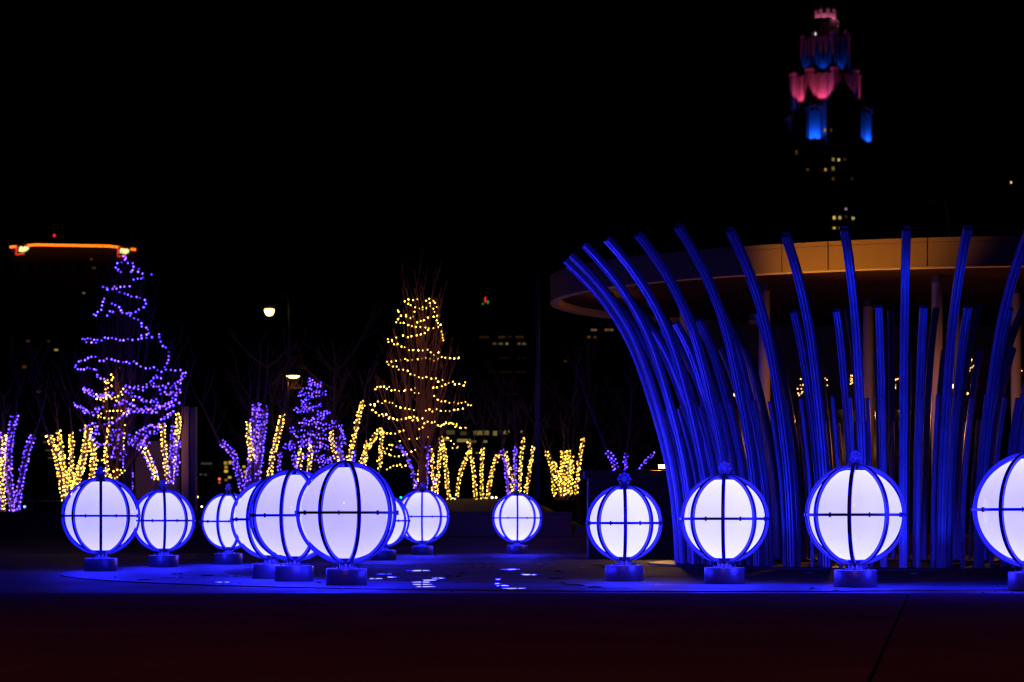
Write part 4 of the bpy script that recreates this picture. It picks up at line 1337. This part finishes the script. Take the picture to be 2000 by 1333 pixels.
# --- the floodlit tower
TY = 650.0
TS = TY / FPX
tc_ = at(1618, 0, TY)
tw = thing('lit_tower', 'tall stepped stone tower floodlit pink and blue at the top right', 'tower', (tc_.x, TY, 0))
def TZ(y): return CAMZ + (HOR - y) * TS
YAW = R(14.4)
w = 20.2
obj('shaft', bxm((0, 0, TZ(292) / 2), (w, w, TZ(292)), YAW), M['stone'], tw)
for k in range(5):                                            # pilasters on the two faces in view
    u = -w / 2 + w * (k + .5) / 5
    for fx, fy, sx, sy in ((u, -w / 2 - .2, 1.0, .5), (-w / 2 - .2, u, .5, 1.0)):
        v = Matrix.Rotation(YAW, 3, 'Z') @ Vector((fx, fy, 0))
        obj('pilaster', bxm((v.x, v.y, TZ(330) / 2), (sx, sy, TZ(330)), YAW), M['stone'], tw)
obj('cornice', bxm((0, 0, TZ(292) + .35), (w + 1.2, w + 1.2, .7), YAW), M['stone'], tw)
# upper shaft behind the corner turrets
obj('upper_shaft', bxm((0, 0, (TZ(291) + TZ(214)) / 2), (w - 3.2, w - 3.2, TZ(214) - TZ(291)), YAW), M['stone'], tw)
PINK = (1.0, .075, .27); TBL = (.004, .075, 1.0)
tl = glow('tower_flood_lens', (.6, .6, 1), 1.0)
Rm = Matrix.Rotation(YAW, 3, 'Z')
for sx, sy in ((-1, -1), (1, -1), (-1, 1), (1, 1)):           # corner turrets
    v = Rm @ Vector((sx * (w / 2 - 1.3), sy * (w / 2 - 1.3), 0))
    b = bmesh.new(); lathe(b, [(2.5, TZ(288)), (2.5, TZ(232)), (2.2, TZ(228)), (2.2, TZ(222)), (.6, TZ(218))], 8, (v.x, v.y, 0))
    tu = obj('turret', b, M['stone'], tw)
    for k in range(8):
        a = 2 * PI * k / 8
        obj('finial', bxm((v.x + 2.4 * math.cos(a), v.y + 2.4 * math.sin(a), TZ(227)), (.5, .5, 1.5)), M['stone'], tu)
    if sy < 0:
        for dx in (-1.6, 1.6) if sx < 0 else (1.2,):
            lamp_light('SPOT', 'flood', tw, Vector((tc_.x + v.x + dx, TY + v.y - 4.6, TZ(291))), TBL, 2600, Vector((tc_.x + v.x + dx * .5, TY + v.y, TZ(255))), .25, 80, .5)
# octagon tier, pink
def octo(r0, za, zb_, mat_, name, ribs, rr, extra=None, yaw=R(8)):
    b = bmesh.new(); lathe(b, [(r0, za), (r0, zb_)], 8)
    bmesh.ops.rotate(b, verts=b.verts, cent=(0, 0, 0), matrix=Matrix.Rotation(yaw, 3, 'Z'))
    o = obj(name, b, mat_, tw, loc=(-1.0, 0, 0))
    for k in range(8):
        a = yaw + PI / 4 * k
        if ribs:
            b = bmesh.new(); lathe(b, [(rr, za), (rr, zb_ + 1.0), (rr * 1.25, zb_ + 1.1), (rr * 1.25, zb_ + 1.7), (.1, zb_ + 3.0)], 6)
            obj('buttress', b, mat_, o, loc=(r0 * math.cos(a), r0 * math.sin(a), 0))
            for j in (-1, 1):
                a2 = a + PI / 8 + j * .12
                rf = r0 * math.cos(PI / 8) + .12
                obj('pier', bxm((rf * math.cos(a2), rf * math.sin(a2), (za + zb_) / 2), (.7, .7, zb_ - za + .6), a2), mat_, o)
    return o


octo(10.6, TZ(216), TZ(156), M['stone'], 'crown_tier', True, 1.35)
for k in range(8):
    a = R(8) + PI / 4 * k + PI / 8
    if math.sin(a) < .3:
        lamp_light('SPOT', 'flood', tw, (tc_.x - 1.0 + 13.2 * math.cos(a), TY + 13.2 * math.sin(a), TZ(217)), PINK, 2500, (tc_.x - 1.0 + 10.4 * math.cos(a), TY + 10.4 * math.sin(a), TZ(180)), .25, 75, .5)
# gable on the front face, unlit, hiding part of the tier
b = bmesh.new()
v = Rm @ Vector((-0.9, -w / 2 - 3.0, 0))
gp_ = [(-5.6, TZ(300)), (-5.6, TZ(218)), (-4.2, TZ(206)), (-3.4, TZ(196)), (-1.6, TZ(186)), (-.8, TZ(176)), (0, TZ(163)), (.8, TZ(176)), (1.6, TZ(186)), (3.4, TZ(196)), (4.2, TZ(206)), (6.0, TZ(214)), (6.0, TZ(300))]
f1 = [b.verts.new((x, -.8, z)) for x, z in gp_]; f2 = [b.verts.new((x, .8, z)) for x, z in gp_]
b.faces.new(f1); b.faces.new(f2[::-1])
for k in range(len(gp_)): b.faces.new((f1[k], f1[(k + 1) % len(gp_)], f2[(k + 1) % len(gp_)], f2[k]))
bmesh.ops.rotate(b, verts=b.verts, cent=(0, 0, 0), matrix=Matrix.Rotation(YAW, 3, 'Z'))
obj('gable', b, M['stone'], tw, loc=(v.x, v.y, 0))
# upper octagon, blue from below
uo = octo(7.6, TZ(150), TZ(82), M['stone'], 'upper_tier', True, .8)
for k in range(8):
    a = R(8) + PI / 4 * k + PI / 8
    if math.sin(a) < .3:
        lamp_light('SPOT', 'flood', tw, (tc_.x - 1.0 + 9.4 * math.cos(a), TY + 9.4 * math.sin(a), TZ(150)), TBL, 400, (tc_.x - 1.0 + 7.0 * math.cos(a), TY + 7.0 * math.sin(a), TZ(126)), .25, 80, .6)
        n_ = 7.6 * math.cos(PI / 8) + .03
        for j in (-1, 0, 1):
            q = Vector((n_ * math.cos(a) - math.sin(a) * j * 1.1, n_ * math.sin(a) + math.cos(a) * j * 1.1, (TZ(95) + TZ(126)) / 2))
            obj('window', bxm(q, (.16, .62, TZ(95) - TZ(126)), a), M['black'], uo)
octo(4.6, TZ(82), TZ(44), M['stone'], 'lantern_stage', False, .4)
lo = octo(3.0, TZ(44), TZ(32), M['stone'], 'cupola', True, .55)
b = bmesh.new(); lathe(b, [(4.6, TZ(42)), (4.6, TZ(41))], 16); obj('ledge', b, M['stone'], tw, loc=(-1.6, 0, 0))
for k in range(8):
    a = R(8) + PI / 4 * k + PI / 8
    if math.sin(a) < .3:
        lamp_light('POINT', 'flood', tw, (tc_.x - 1.0 + 4.6 * math.cos(a), TY + 4.6 * math.sin(a), TZ(39)), (1.0, .2, .5), 100, radius=.2)
b = bmesh.new(); lathe(b, [(2.4, TZ(32)), (1.6, TZ(24)), (.5, TZ(17)), (.12, TZ(9))], 12); obj('spire', b, M['stone'], tw, True, loc=(-1.6, 0, 0))
# lit windows
front = lambda px, py: (px, py)
WIN = [(1611, 255, 4, 7, OR, .45), (1623, 255, 3, 6, OR, .1), (1627, 312, 5, 6, YE, .28), (1638, 313, 4, 5, YE, .9), (1650, 312, 4, 5, OR, .05), (1612, 332, 4, 5, OR, .7), (1627, 330, 5, 7, YE, .22), (1577, 332, 5, 5, OR, .07), (1627, 350, 5, 6, OR, .07), (1664, 350, 5, 6, RO, .03),
       (1652, 409, 4, 4, (.8, .6, .8), .5), (1629, 426, 5, 6, YE, .9), (1640, 426, 5, 6, YE, .6), (1652, 424, 4, 5, OR, .05), (1666, 427, 5, 5, YE, .7), (1629, 446, 5, 4, YE, .7), (1639, 446, 3, 3, YE, .15), (1555, 298, 2, 8, OR, .16), (1636, 66 - 14, 3, 2, OR, .2), (1592.5, 67, 3, 5, (.8, 1, .95), 1.2)]
for px, py, ww, hh, c, st in WIN:
    q = at(px, py, TY)
    lx = q.x - tc_.x
    ly = lx * math.tan(YAW) - (w / 2) / math.cos(YAW) - .75
    if py < 100: ly = -9.0
    elif px < 1570: ly = (-w / 2 - lx * math.cos(YAW)) / math.sin(YAW) - 1.5
    elif py < 292: ly = lx * math.tan(YAW) - (w / 2 + 4.1) / math.cos(YAW)
    k = (TY + ly) / TY
    fr = obj('window_frame', bxm((q.x * k - tc_.x, ly, (q.z - CAMZ) * k + CAMZ), (ww * TS + .2, .5, hh * TS + .2)), M['dark'], tw)
    obj('pane', bxm((q.x * k - tc_.x, ly - .3, (q.z - CAMZ) * k + CAMZ), (ww * TS, .08, hh * TS)), lit(c, round(st * .7, 3)), fr)
